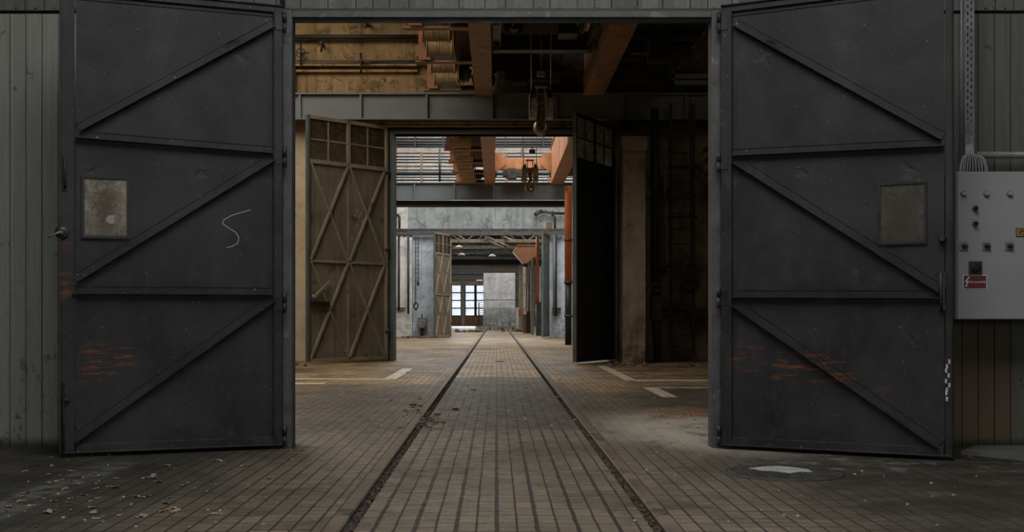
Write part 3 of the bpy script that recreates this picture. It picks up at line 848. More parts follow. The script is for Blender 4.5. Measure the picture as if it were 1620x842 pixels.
# ------------------------------------------------------------------ second hall (room behind the front gates)
CH2, CH3, CH4 = 8.2, 9.6, 8.5
# side walls and ceilings
def hall(y0, y1, hz, xw, mat, sky):
    """side walls plus a roof with a long slot for a skylight pane"""
    for sx, nm in ((-1, 'wall_left'), (1, 'wall_right')):
        a, b = sorted((sx*xw, sx*(xw+.25)))
        struct(MB().box(a, b, y0, y1, 0, hz+.3).build(nm, mat))
    (a, b, c, d) = sky
    g = MB()
    g.box(-xw-.25, a, y0, y1, hz, hz+.25).box(b, xw+.25, y0, y1, hz, hz+.25).box(a, b, y0, c, hz, hz+.25).box(a, b, d, y1, hz, hz+.25)
    struct(g.build('ceiling', 'roof'))
hall(D1+.34, D2, CH2, 8.5, 'side', (-7.0, -3.2, 11, 21))
hall(D2+.35, D3, CH3, 8.5, 'side', (-5.0, 5.0, 28, 46))
hall(D3+.35, 104, CH4, 9.5, 'side', (-4.0, 4.0, 55, 64))
nwin_ = 0
nwin = 2
def skylight(a, b, c, d, z, bars):
    global nwin
    g = MB(); n = bars
    for i in range(n+1):
        y = c+(d-c)*i/n; g.box(a, b, y-.03, y+.03, z+.05, z+.12)
    for x in (a, (a+b)/2, b): g.box(x-.03, x+.03, c, d, z+.05, z+.12)
    w = struct(g.build('window_%d' % nwin, 'black')); nwin += 1
    MB().box(a, b, c, d, z+.125, z+.135).build('pane', 'pane', w)
skylight(-7.0, -3.2, 11, 21, CH2, 8)
skylight(-5.0, 5.0, 28, 46, CH3, 12)
skylight(-4.0, 4.0, 55, 64, CH4, 8)
LV = []
def area(name, loc, size, power, col, rot=(0, 0, 0), spread=180):
    l = bpy.data.lights.new(name, 'AREA'); l.shape = 'RECTANGLE'; l.size, l.size_y = size; l.energy = power; l.color = col
    l.spread = math.radians(spread)
    o = bpy.data.objects.new(name, l); COL.objects.link(o); o.location = loc; o.rotation_euler = rot
    return o

# wall 2 with its gate opening
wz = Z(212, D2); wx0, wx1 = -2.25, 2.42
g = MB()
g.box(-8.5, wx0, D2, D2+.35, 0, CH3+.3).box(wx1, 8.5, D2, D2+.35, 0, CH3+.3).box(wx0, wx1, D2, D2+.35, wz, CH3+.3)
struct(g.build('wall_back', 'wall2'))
g = MB()
g.box(wx0-.03, wx0+.12, D2-.06, D2+.36, 0, wz+.1)
g.box(wx1-.10, wx1+.05, D2-.02, D2+.36, 0, wz+.1)
struct(g.build('trim_4', 'gate2_edge'))
g = MB()
g.box(wx0+.12, wx1-.1, D2-.04, D2+.36, wz, Z(206, D2))
struct(g.build('trim_5', 'beam'))
struct(MB().box(-2.6, 2.8, D2-.10, D2+.0, Z(206, D2), Z(200.5, D2)).build('trim_6', 'beam_dark'))  # black strip painting in the dark of a recess above the lintel
gt = thing('gate_track', 'brown double gate track above the second gateway', 'gate track', (0, 23.5, Z(196, 23.5)))
o = (0, 23.5, Z(196, 23.5))
MB().tube([(-2.9, 23.52, Z(194, 23.5)), (2.6, 23.52, Z(194, 23.5))], .032, 10).build('upper_bar', 'orange2', gt, o)
MB().tube([(-2.9, 23.52, Z(199, 23.5)), (2.6, 23.52, Z(199, 23.5))], .025, 10).build('lower_bar', 'orange2', gt, o)
g = MB()
for i in range(6): x = -2.6+i*.98; g.box(x-.03, x+.03, 23.5, D2-.005, Z(200, 23.5), Z(192, 23.5))
g.build('bracket', 'iron', gt, o)

# runway beams: grey plate girder with stiffeners
def runway(d, ztop, zbot, stiff, label, xw=8.4, mt='beam'):
    r = thing('crane_runway_beam', label, 'beam', (0, d, zbot))
    o = (0, d, zbot)
    MB().box(-xw, xw, d, d+.04, zbot, ztop).build('web', mt, r, o)
    g = MB().box(-xw, xw, d-.09, d+.13, ztop-.03, ztop).box(-xw, xw, d-.09, d+.13, zbot, zbot+.018)
    g.build('flange', mt, r, o)
    for x in stiff:
        MB().box(x-.022, x+.022, d-.075, d, zbot+.018, ztop-.03).build('stiffener', mt, r, o)
    return r
runway(23.3, Z(148, 23.3), Z(190, 23.3), [X(p, 23.3) for p in (475, 571, 675, 778, 880, 985, 1085)], 'grey plate girder crane runway above the second gateway')
r3 = runway(37.8, Z(289, 37.8), Z(316, 37.8), [X(p, 37.8) for p in (625, 656, 719, 780, 846, 905)], 'grey plate girder crane runway across the third hall', mt='beam3')
# black band set just below the far runway
tag(MB().box(-8.4, 8.4, 37.95, 38.25, Z(327, 38), Z(317.4, 38)).build('black_band', 'beam_dark', None, (0, 38, Z(327, 38))), 'black band directly under the far grey runway girder', 'beam')

# pipes and ledges on wall 2 above the runway (left side)
def wpipe(y, r, px0, px1, mat, label, d=D2-.16, cat='pipe'):
    z = Z(y, d)
    return tag(MB().tube([(X(px0, d), d, z), (X(px1, d), d, z)], r, 10).build('wall_pipe', mat, None, (X(px0, d), d, z)), label, cat)
wpipe(58.5, .05, 400, 720, 'gate2_dark', 'thick dark pipe high on the yellow wall, uppermost of three')
wpipe(96, .018, 400, 720, 'wood', 'thin brown pipe on the yellow wall just above its dark twin')
wpipe(99.5, .022, 400, 587, 'wood', 'brown pipe on the yellow wall left of the dark segment')
wpipe(99.5, .036, 587, 720, 'black', 'short dark pipe segment on the yellow wall beside the resistor boxes')
d = D2-.1
struct(MB().box(-8.4, X(660, d), d-.12, D2, Z(106, d), Z(103, d)).box(-8.4, X(660, d), d-.02, D2, Z(114, d), Z(110, d)).box(X(465, d), X(468, d), d-.1, D2, Z(146, d), Z(104, d)).build('trim_7', 'wall2'))
for px, ya, yb, lb in ((573, 84, 117, 'black vertical clamp rod crossing the brown wall pipes'), (581, 33, 44, 'short black hook bracket at the top of the yellow wall'), (511, 62, 82, 'slanted black bracket under the uppermost wall pipe')):
    g = MB().tube([(X(px, d), d-.25, Z(ya, d-.25)), (X(px+1, d), d-.25, Z((ya+yb)/2, d-.25)), (X(px, d), d-.25, Z(yb, d-.25))], .022, 8)
    g.box(X(px, d)-.03, X(px, d)+.03, d-.27, D2, Z((ya+yb)/2+1, d), Z((ya+yb)/2-2, d))
    tag(g.build('pipe_bracket', 'black', None, (X(px, d), d, Z(yb, d))), lb, 'bracket')
vt = thing('valve', 'small black valve wheel high on the yellow wall beside the front post', 'valve', P(476, 84, d-.2))
MB().tube([(0, 0, -.25), (0, 0, .35)], .02, 8).box(-.03, .03, 0, .2, -.04, .04).build('valve_stem', 'black', vt)
g = MB()
ring = [(.09*math.cos(a*math.pi/6), -.03, .09*math.sin(a*math.pi/6)) for a in range(13)]
g.tube(ring, .014, 6).tube([(-.09, -.03, 0), (.18, -.03, 0)], .012, 6).tube([(0, -.03, -.09), (0, -.03, .09)], .012, 6)
g.build('hand_wheel', 'iron', vt)

# ------------------------------------------------------------------ braced gate leaves
def braced_leaf(hp, hd, fp, fd, s, ztop, label, mats, glass, zr=3.96, zm=1.99, bar=.055, handle=False, edge=None, simple=False):
    sheet, barm = mats
    Hn = Vector((X(hp, hd), hd, 0)); Fn = Vector((X(fp, fd), fd, 0)); W = (Fn-Hn).length; dr = (Fn-Hn)/W
    r = thing('braced_gate_leaf', label, 'gate', Hn, math.atan2(dr.y, dr.x))
    def y2(a, b): return (a, b) if s > 0 else (-b, -a)
    def bx(g, u0, u1, a, b, z0, z1):
        ya, yb = y2(a, b); g.box(u0, u1, ya, yb, z0, z1); return g
    z0 = .04; n = (0, s, 0)
    # boarded sheet with grooves
    g = MB(); k = 12; w = (W-.04)/k
    for i in range(k): bx(g, .02+i*w+.004, .02+(i+1)*w-.004, -.012, 0, z0, zr)
    bx(g, .02, W-.02, -.02, -.011, z0, zr)
    g.build('sheet_panel', sheet, r)
    for u in (0, W-.06):
        g = MB(); bx(g, u, u+.06, -.04, .04, z0, ztop); o = g.build('stile', edge if (edge and u > 0) else barm, r, bevel=.004)
    g = MB(); bx(g, W/2-.04, W/2+.04, -.02, .035, zr, ztop); g.build('mullion', barm, r)
    g = MB(); bx(g, W/2-.03, W/2+.03, -.0, .008, z0, zr); g.build('centre_strip', barm, r)
    for z, t in ((z0, .06), (zm, .05), (zr-.03, .08), (ztop-.07, .07)):
        g = MB(); bx(g, .06, W-.06, -.03, .035, z, z+t); g.build('rail', barm, r, bevel=.003)
    for (a, b) in ((z0+.06, zm), (zm+.05, zr-.03)):
        for (u0, u1) in ((.06, W/2), (W/2, W-.06)):
            for (p, q, off) in (((u0+.02, a), (u1-.02, b), .004), ((u0+.02, b), (u1-.02, a), .010)):
                MB().bar((p[0], s*off, p[1]), (q[0], s*off, q[1]), bar*.9 if (p[0] < q[0]) == ((q[1] < p[1]) == (s > 0)) else .022, .035 if (p[0] < q[0]) == ((q[1] < p[1]) == (s > 0)) else .06, n).build('brace', barm, r)
    for (u0, u1) in ((.06, W/2-.04), (W/2+.04, W-.06)):
        g = MB(); um = (u0+u1)/2; zz = (zr+.05+ztop-.07)/2
        bx(g, um-.014, um+.014, -.01, .016, zr+.05, ztop-.07); bx(g, u0, u1, -.01, .016, zz-.014, zz+.014)
        wf = g.build('glazing_bar', barm, r)
        bx(MB(), u0, u1, -.004, .004, zr+.05, ztop-.07).build('pane', glass, wf)
    for z in (.6, 2.3, 3.9):
        g = MB().tube([(-.015, s*.03, z-.09), (-.015, s*.03, z+.09)], .022, 8); bx(g, -.02, .08, .04, .05, z-.03, z+.03); g.build('hinge', 'iron', r)
    return r, W
lf2, W2 = braced_leaf(612, 23.62, 485, 22.2, 1, 4.87, 'tall olive gate leaf with crossed braces, open in the second gateway', ('gate2', 'gate2_bar'), 'glass2', edge='gate2_edge')
# locking lever of that leaf
g = MB().bar((W2-.12, .04, 1.30), (W2-.50, .07, 1.62), .035, .03, (0, 1, 0)).lathe([(.04, .035), (.04, .08)], (W2-.14, 0, 1.32), 'Y', 12)
g.build('lever_handle', 'gate2_bar', lf2)
MB().box(W2-.50, W2-.04, .01, .09, 1.12, 1.22).build('latch_box', 'black', lf2)
for u, z in ((.5*W2, 3.1),):
    g = MB()
    for i in range(14):
        a, b = W2*.38+random.gauss(0, .09), 3.05+random.gauss(0, .35)
        g.box(a-.006, a+.006, .0, .0015, b-.02, b+.03)
    stuff(g.build('paint_splash', 'whitewash', lf2, label='white flecks on the sheet'))
rf2, W2r = braced_leaf(970, 23.62, 909, 21.95, -1, 4.87, 'tall dark green gate leaf seen almost edge-on, right of the second gateway', ('gate2_dark', 'gate2_dark'), 'glass2r', edge='gate2_edge', bar=.05)  # dark green with the leaf's unlit side put into its colour
lf3, _ = braced_leaf(713, 49.35, 687, 47.6, 1, 4.44, 'small distant tan gate leaf with crossed braces beside the wash basin', ('gate2_far' if False else 'gate2', 'gate2_bar'), 'glass2', zr=3.55, zm=1.8, edge='gate2_edge')
rf3, _ = braced_leaf(868, 49.35, 858, 47.6, -1, 4.44, 'small distant grey-green gate leaf edge-on, right of the third gateway', ('gate2_edge', 'gate2_edge'), 'glass2r', zr=3.55, zm=1.8)

# ------------------------------------------------------------------ second hall, right side
cw0, cw1 = X(986, 22.5), X(1024, 22.5)
cz = Z(216, 22.5)
g = MB()
g.box(cw0, cw1-.03, 22.5, D2, 0, cz-.30)
g.prism([(cw0, cz-.30), (cw1-.03, cz-.30), (cw1, cz-.20), (cw1, cz), (cw0-.03, cz), (cw0-.03, cz-.2)], 22.44, D2, 'Y')
tag(g.build('plaster_pillar', 'column', None, (cw0, 22.5, 0), bevel=.01), 'pale plastered pillar with a wider head right of the dark gate leaf', 'pillar')
tag(MB().tube([(X(1036, 22.9), 22.9, 1.35), (X(1036, 22.9), 22.9, 5.1)], .085, 14).tube([(X(1040, 22.9), 22.9, 0), (X(1038, 22.9), 22.9, .7), (X(1036, 22.9), 22.9, .9)], .07, 12).box(X(1029, 22.9), X(1045, 22.9), 22.8, 23.0, .85, 1.35).build('standpipe', 'frame_dark', None, (X(1036, 22.9), 22.9, 0)), 'thick dark standpipe right of the pale pillar', 'pipe')
tag(MB().tube([(X(1053, 23.5), 23.6, Z(413, 23.5)), (X(1053, 23.5), 23.6, Z(270, 23.5))], .02, 8).build('conduit', 'column', None, (X(1053, 23.5), 23.6, Z(413, 23.5))), 'thin pale upright pipe left of the wall ladder', 'pipe')
tag(MB().box(X(1031, 23.6), X(1057, 23.6), 23.66, D2, Z(434, 23.6), Z(415, 23.6)).build('brick_block', plaster('brick_patch', (.20, .14, .07), (.06, .04, .02), .4, True), None, (X(1031, 23.6), 23.66, Z(434, 23.6))), 'ochre brick patch on the wall between standpipe and ladder', 'brick patch')
ld = 23.1
la, lb_, lc = X(1061, ld), X(1087, ld), X(1097, ld)
lad = thing('wall_ladder', 'black iron wall ladder with safety hoops in the dark corner', 'ladder', (la, ld, Z(543, ld)))
o = (la, ld, Z(543, ld))
for x, zlo in ((la, Z(543, ld)), (lc, Z(560, ld))):
    MB().box(x-.03, x+.03, ld-.03, ld+.03, zlo, 5.25).build('side_rail', 'black', lad, o)
MB().box(lb_-.015, lb_+.015, ld-.40, ld-.38, Z(420, ld), 5.25).build('cage_strip', 'black', lad, o)
y = 218.0
while y < 560:
    MB().tube([(la, ld, Z(y, ld)), (lc, ld, Z(y, ld))], .012, 8).build('rung', 'iron', lad, o); y += 24
for hy in (267, 345, 420):
    g = MB(); pts = []
    cxm = (la+lc)/2
    for k in range(13):
        a = math.pi*k/12; pts.append((cxm+math.cos(a)*.30, ld-math.sin(a)*.40, Z(hy, ld)))
    for A, B in zip(pts, pts[1:]): g.bar(A, B, .05, .008, (0, 0, 1)) if False else g.tube([A, B], .018, 6)
    g.build('safety_hoop', 'black', lad, o)
for x in (la, lc):
    for hy in (300, 420, 500): MB().box(x-.015, x+.015, ld, D2, Z(hy, ld)-.02, Z(hy, ld)+.02).build('wall_bracket', 'black', lad, o)
tag(MB().box(X(1047, 23.5), X(1130, 23.5), 23.45, 23.6, Z(494, 23.5), Z(489, 23.5)).build('wall_bar', 'black', None, (X(1047, 23.5), 23.5, Z(494, 23.5))), 'dark horizontal bar crossing behind the wall ladder', 'bar')
def coil(px, py, d, R, n, label):
    g = MB(); c = P(px, py, d)
    for i in range(n):
        rr = R*random.uniform(.75, 1.1); ox, oz = random.uniform(-.04, .04), random.uniform(-.03, .03); e = random.uniform(.6, .95)
        pts = [(c.x+ox+rr*math.cos(a*math.pi/9), c.y-.02*i, c.z+oz+rr*e*math.sin(a*math.pi/9)) for a in range(19)]
        g.tube(pts, .014, 6, caps=False)
    g.tube([(c.x, c.y, c.z+R*.5), (c.x, D2, c.z+R*.5)], .015, 6)
    return tag(g.build('hose_coil', 'black', None, tuple(c)), label, 'hose')
coil(1089, 452, 23.0, .17, 5, 'tangled black hose hung on the wall ladder')
coil(1037, 455, 22.6, .10, 3, 'small black hose coil hung by the standpipe')
for k, (px, py) in enumerate(((1117, 237), (1119, 254), (1122, 274), (1122, 292), (1122, 300))):
    p = P(px, py, 23.3)
    g = MB().lathe([(.03, -.05), (.055, -.03), (.055, .03), (.03, .05)], tuple(p), 'Z', 12).tube([(p.x, p.y, p.z), (p.x, D2, p.z)], .015, 6)
    tag(g.build('insulator', 'iron', None, tuple(p)), 'small pale insulator on the wall at the right edge of the gateway', 'insulator', 'insulators on the wall right of the ladder')
# grey angle bracket high at right
g = MB(); d = 20.0
g.box(X(1062, d), X(1066, d), d-.05, d, Z(135, d), Z(98, d)).box(X(1062, d), 8.4, d-.05, d, Z(125, d), Z(118, d)).box(X(1062, d), 8.4, d-.05, d, Z(135, d), Z(128, d))
tag(g.build('handrail_bracket', 'gate2_edge', None, (X(1062, d), d, Z(135, d))), 'grey double handrail high up at the right of the second hall', 'handrail')

# wall foot rubble
def pile(px, py, n, sx, label, mat='rubble', rr=(.02, .07)):
    d = F*H/(py-HY); g = MB()
    for i in range(n):
        r = random.uniform(*rr); x = X(px, d)+random.gauss(0, sx); yy = d-.12-abs(random.gauss(0, .22))
        m = Matrix.Translation((x, yy, r*.5)) @ Matrix.Rotation(random.uniform(0, 6), 4, Vector((random.random(), random.random(), 1)).normalized())
        g.box(-r, r, -r*.6, r*.7, -r*.5, r*.5, m)
    stuff(tag(g.build('rubble', mat), label, 'rubble'))
pile(990, 577, 22, .25, 'loose rubble heaped at the foot of the pale pillar', rr=(.015, .045))
pile(1075, 579, 16, .45, 'loose rubble below the wall ladder', rr=(.015, .04))
pile(474, 577, 14, .12, 'loose rubble at the foot of the yellow wall on the left', rr=(.02, .04))

# ------------------------------------------------------------------ overhead crane (used twice)
GZ = 5.39
YE = 22.9       # far end of the girders
def make_crane(label, gm, tm):
    c = thing('overhead_crane', label, 'crane', (0, YE, GZ))
    o = (0, YE, GZ)
    y0 = 9.6
    for (a, b) in ((-.43, -.10), (1.74, 2.14)):
        g = MB().box(a, b, y0, YE, GZ, GZ+1.15)
        g.box(a-.03, b+.03, y0, YE+.01, GZ+1.15, GZ+1.18).box(a-.008, b+.008, y0, YE+.005, GZ-.015, GZ)
        y = y0
        gi = g.build('girder', gm, c, o, bevel=.004)
        g = MB()
        for k in range(6): yy = YE-.4-k*2.3; g.box(a-.006, b+.006, yy, yy+.012, GZ-.018, GZ+1.1)
        g.build('joint_plate', gm, gi, o)
    # end tie between the girders and short wheel carriages under it
    MB().box(-.10, 1.74, YE-.10, YE+.02, GZ+.50, GZ+.85).box(-.10, 1.74, YE-.16, YE+.04, GZ+.48, GZ+.50).build('end_tie', tm, c, o)
    for xx, sx in ((-.10, 1), (1.74, -1)):
        MB().prism([(xx, GZ+.40), (xx+sx*.08, GZ+.40), (xx+sx*.34, GZ+.62), (xx+sx*.30, GZ+.98), (xx, GZ+1.0)], YE-.20, YE-.16, 'Y').build('corner_gusset', tm, c, o)
    for x in (-.27, 1.94):
        MB().lathe([(.2, YE+.06), (.2, YE+.18), (.24, YE+.18), (.24, YE+.21)], (x, 0, GZ+.36), 'Y', 24).build('wheel', 'iron', c, o)
    # platform to the left of the left girder with resistor boxes
    def zf(y): return GZ+.05
    for yb in (12.6, 15.0, 17.5, 19.85, 22.35):
        MB().box(-1.40, -.43, yb, yb+.10, GZ+.0, GZ+.08).build('cross_beam', 'iron', c, o); MB().box(-1.42, -.43, yb-.04, yb+.14, GZ-.025, GZ).build('cross_flange', gm, c, o)
    MB().box(-1.36, -.43, 10, YE, GZ+.56, GZ+.59).build('platform_deck', 'deck', c, o)
    for k, yb in enumerate((14.3, 15.5, 16.8, 18.15, 19.2, 20.5, 21.6)):
        zc = GZ+.065
        prof = [(.10, -1.185), (.155, -1.185), (.155, -1.17)]
        n = 20
        for i in range(n+1): prof.append((.142 if i % 2 else .132, -1.165+i*(.40/n)))
        prof += [(.155, -.76), (.155, -.745), (.10, -.745)]
        d = MB().lathe(prof, (0, yb, zc), 'X', 32).build('resistor_drum', 'bronze', c, o)
        g = MB()
        for a in range(9):
            for j in (-1, 0, 1):
                ang = math.radians(128+a*15)
                yy, zz = yb+.142*math.cos(ang), zc+.142*math.sin(ang)
                g.lathe([(.009, 0), (.009, .012)], (-.97+j*.05, yy, zz-.006), 'Z', 6)
        stuff(g.build('rivet', 'steel_light', d, o))
    for yb in (14.9, 17.4, 19.74, 22.24):
        MB().prism([(-1.36, GZ+.50), (-1.28, GZ+.50), (-1.265, GZ+.30), (-1.22, GZ+.14), (-1.14, GZ+.0), (-1.36, GZ+.0)], yb, yb+.03, 'Y').build('side_plate', 'orange', c, o)
        MB().box(-.735, -.715, yb-.9, yb+.05, GZ+.0, GZ+.50).build('side_plate', 'yellow', c, o)
    MB().box(.15, 1.25, YE-.5, YE-.1, GZ+.20, GZ+.42).box(.3, .6, YE-.55, YE-.1, GZ+.14, GZ+.46).build('drive_housing', 'iron', c, o)
    # motor seen between
    g = MB().lathe([(.13, 0), (.15, .04), (.15, .26), (.11, .3), (.05, .32), (.05, .4)], (-.64, 21.5, GZ+.16), 'Y', 20)
    for k in range(10):
        a = k*math.pi/5; g.box(-.015, .015, 0, .24, .14, .17, Matrix.Translation((-.64, 21.52, GZ+.16)) @ Matrix.Rotation(a, 4, 'Y'))
    g.build('motor', 'iron', c, o)
    # perforated walkway right of the right girder
    wk = MB()
    for k in range(7):
        yb = 17.2+k*.85
        wk.box(2.18, 3.45, yb, yb+.10, GZ+.20, GZ+.30)
    wk.build('walkway_joist', 'iron', c, o)
    g = MB()
    for i in range(14):      # grating strips with gaps, so light falls through
        x = 2.22+i*.09; g.box(x, x+.05, 10, YE, GZ+.30, GZ+.32)
    for k in range(60): yb = 10+k*.215; g.box(2.2, 3.45, yb, yb+.09, GZ+.302, GZ+.318)
    g.build('walkway_grating', 'iron', c, o)
    g = MB().box(2.5, 2.85, 18.6, 19.0, GZ-.25, GZ+.3).box(2.45, 3.3, 18.4, 18.5, GZ-.30, GZ-.20)
    g.build('drive_housing', 'iron', c, o)
    for yb in (17.3, 19.6): MB().tube([(2.3, yb, GZ+.1), (3.35, yb, GZ+.1)], .05, 10).build('drive_shaft', 'iron', c, o)
    for a, z in ((2.22, GZ+.85), (2.22, GZ+.5)):
        pass
    return c
cr2 = make_crane('overhead bridge crane nearest the camera, under the roof of the second hall', 'orange2', 'iron')  # end tie coloured dark iron to paint in the shade between the girders
cr3 = make_crane('bright orange overhead bridge crane seen through the second gateway', 'orange', 'orange')
cr3.location = (.04, 37.5, 5.27)

def make_trolley(label, yc, mat='orange2'):
    t = thing('crane_trolley', label, 'crane trolley', (.82, yc, GZ+.2))
    o = (.82, 0, GZ+.2)
    o = (.82, yc, GZ+.2)
    for yy in (yc-1.2, yc+1.2):
        MB().box(-.08, 1.72, yy-.08, yy+.08, GZ+.24, GZ+.50).box(-.08, 1.72, yy-.13, yy+.13, GZ+.22, GZ+.245).build('cross_beam', mat, t, o)
    for xx in (0, 1.64):
        MB().box(xx-.07, xx+.07, yc-1.2, yc+1.2, GZ+.26, GZ+.46).build('side_beam', mat, t, o)
    for xx in (.1, 1.54):
        sx = 1 if xx < 1 else -1
        MB().prism([(xx-sx*.16, GZ+.24), (xx+sx*.2, GZ+.26), (xx-sx*.0, GZ+.55), (xx-sx*.18, GZ+.6)], yc+1.1, yc+1.24, 'Y').build('corner_gusset', mat, t, o)
    prof = [(.24, .25), (.24, .28)]+[(.19 if i % 2 else .175, .28+i*.022) for i in range(48)]+[(.24, 1.34), (.24, 1.37)]
    MB().lathe(prof, (0, yc, GZ+.62), 'X', 24).build('rope_drum', 'iron', t, o)
    MB().lathe([(.16, 0), (.18, .04), (.18, .4), (.12, .46)], (.3, yc+.45, GZ+.6), 'Y', 20).build('hoist_motor', 'iron', t, o)
    MB().box(1.05, 1.4, yc+.4, yc+.85, GZ+.34, GZ+.8).build('gearbox', 'iron', t, o, bevel=.02)
    for xx in (.0, 1.64):
        for yy in (yc-.85, yc+.85):
            MB().lathe([(.15, -.05), (.17, -.05), (.15, -.04), (.15, .04), (.17, .05)], (xx, yy, GZ+.30), 'X', 20).build('wheel', 'iron', t, o)
    return t
make_trolley('dark crane trolley above the near hook', 18.9, 'iron')  # iron instead of orange: shade under the roof put into the trolley's colour
t3 = make_trolley('orange crane trolley above the far hook in the third hall', 27.6, 'orange'); t3.location.z -= .12

def make_hook(x, y, zb, label, body='block', small=1.0, side=False):
    """zb = height of the hook's lowest point"""
    k = thing('crane_hook_block', label, 'crane hook', (x, y, zb))
    if side: k.rotation_euler.z = math.radians(62)
    # hook: shank then a J
    pts, rs = [], []
    R = .095
    pts += [(0, 0, .50), (0, 0, .42), (.012, 0, .36), (.012, 0, .31)]
    rs += [.030, .032, .036, .040]
    cx, cz_ = .015, .145
    # bulge to the left, round the bottom and up to the tip on the right
    path = [(-.015, .275, .044), (-.058, .225, .050), (-.080, .165, .055), (-.072, .110, .058), (-.038, .068, .060), (.012, .052, .059), (.060, .070, .054), (.088, .112, .046), (.094, .155, .036), (.086, .195, .024), (.076, .222, .012)]
    for a, b, r in path: pts.append((a, 0, b)); rs.append(r)
    def smooth(P_, R_):
        for _ in range(2):
            n, m = [P_[0]], [R_[0]]
            for i in range(len(P_)-1):
                A, B = Vector(P_[i]), Vector(P_[i+1])
                n += [A*.75+B*.25, A*.25+B*.75]; m += [R_[i]*.75+R_[i+1]*.25, R_[i]*.25+R_[i+1]*.75]
            n.append(P_[-1]); m.append(R_[-1]); P_, R_ = n, m
        return P_, R_
    pts, rs = smooth(pts, rs)
    MB().tube(pts, rs, 14).build('hook', 'hook', k)
    MB().tube([(.045, -.0, .40), (.062, 0, .30), (.075, 0, .22)], .007, 6).build('safety_latch', 'steel_light', k)
    MB().lathe([(.05, .44), (.055, .46), (.045, .48), (.055, .50), (.055, .52)], (0, 0, 0), 'Z', 16).build('hook_nut', 'steel_light', k)
    MB().box(-.075, .075, -.06, .06, .52, .60).build('crosshead', 'yellow', k, bevel=.006)
    for s_ in (-1, 1):
        MB().box(s_*.062-.008, s_*.062+.008, -.05, .05, .60, .82).build('strap', 'yellow', k)
        # housing cheeks round each pulley
        c = s_*.135
        g = MB()
        for q in (-.055, .055):
            prof = [(-.16, .30), (.16, .30), (.17, .62), (.10, .68), (-.10, .68), (-.17, .62)]
            g.prism(prof, c+q-.006, c+q+.006, 'X')
        g.box(c-.055, c+.055, -.155, -.145, .30, .60).box(c-.055, c+.055, .145, .155, .30, .60).box(c-.055, c+.055, -.15, .15, .295, .305)
        h = g.build('pulley_housing', body, k)
        MB().lathe([(.13, -.035), (.155, -.035), (.12, -.012), (.12, .012), (.155, .035), (.13, .035)], (c, 0, .62), 'X', 24).build('pulley', 'iron', h)
    MB().tube([(-.20, 0, .62), (.20, 0, .62)], .02, 10).build('axle', 'steel_light', k)
    MB().box(-.1, .1, -.04, .04, .80, .83).build('yoke', body, k)
    top = GZ+.45-zb
    for a, b in ((-.155, -.175), (.155, .165)):
        MB().tube([(a, -.02, .70), (b, -.02, top)], .009, 6).build('wire_rope', 'wire', k)
        MB().tube([(a, .10, .66), (b*1.0, .10, top)], .006, 6).build('wire_rope', 'wire', k)
    return k
make_hook(X(856, 18.7), 18.7, Z(216, 18.7), 'large steel crane hook and pulley block hanging near, above the gateway')
make_hook(X(838.5, 27.6), 27.6, Z(307, 27.6), 'smaller distant crane hook and block hanging past the second gateway', 'yellow', side=False)
def weight(px, py, d, s, label):
    p = P(px, py, d)
    k = thing('limit_weight', label, 'weight', p)
    MB().box(-s*.5, s*.5, -s*.3, s*.3, -s*.35, s*.35).build('weight_block', 'yellow' if d < 25 else 'iron', k, bevel=.01)
    MB().tube([(0, 0, s*.35), (0, 0, GZ+.3-p.z)], .005, 6).build('suspension_wire', 'wire', k)
    g = MB().tube([(-.02, 0, s*.35), (-.02, 0, s*.7), (.02, 0, s*.7), (.02, 0, s*.35)], .008, 6); g.build('eye', 'iron', k)
weight(856, 117, 18.9, .13, 'small yellow limit weight hanging above the near crane hook')
weight(842, 240, 27.8, .15, 'small dark limit weight hanging above the far crane hook')

# ------------------------------------------------------------------ third hall
oz = Z(372, D3); ox0, ox1 = X(713, D3), X(868, D3)
g = MB()
g.box(-8.5, ox0, D3, D3+.35, 0, Z(366, D3)).box(ox1, 8.5, D3, D3+.35, 0, Z(366, D3))
struct(g.build('wall_back', 'wall3'))
struct(MB().box(-8.5, 8.5, D3-.01, D3+.35, oz, Z(326, D3)).build('wall_back', 'conc3'))
struct(MB().box(-8.5, 8.5, D3, D3+.35, Z(326, D3), CH3+.3).build('wall_back', 'wall3_upper'))
# pilaster and gate track
g = MB().box(X(627, D3-.3), X(652, D3-.3), D3-.3, D3, 0, Z(372, D3-.3)).box(X(628, D3-.3), X(645, D3-.3), D3-.3, D3, Z(362, D3-.3), CH3)
struct(g.build('trim_8', 'whitewash'))
t_ = thing('gate_track', 'long steel gate track across the far concrete lintel', 'gate track', (0, D3-.4, Z(368, D3)))
o = (0, D3-.4, Z(368, D3)); dd = D3-.4
MB().box(X(622, dd), X(893, dd), dd, dd+.1, Z(366, dd), Z(362, dd)).build('upper_bar', 'iron', t_, o)
MB().box(X(622, dd), X(893, dd), dd+.02, dd+.12, Z(372, dd), Z(366.5, dd)).build('lower_bar', 'frame', t_, o)
for px in (632, 640, 650, 700, 760, 820, 870): MB().box(X(px, dd)-.05, X(px, dd)+.05, dd+.05, D3-.3, Z(374, dd), Z(362, dd)).build('bracket', 'iron', t_, o)
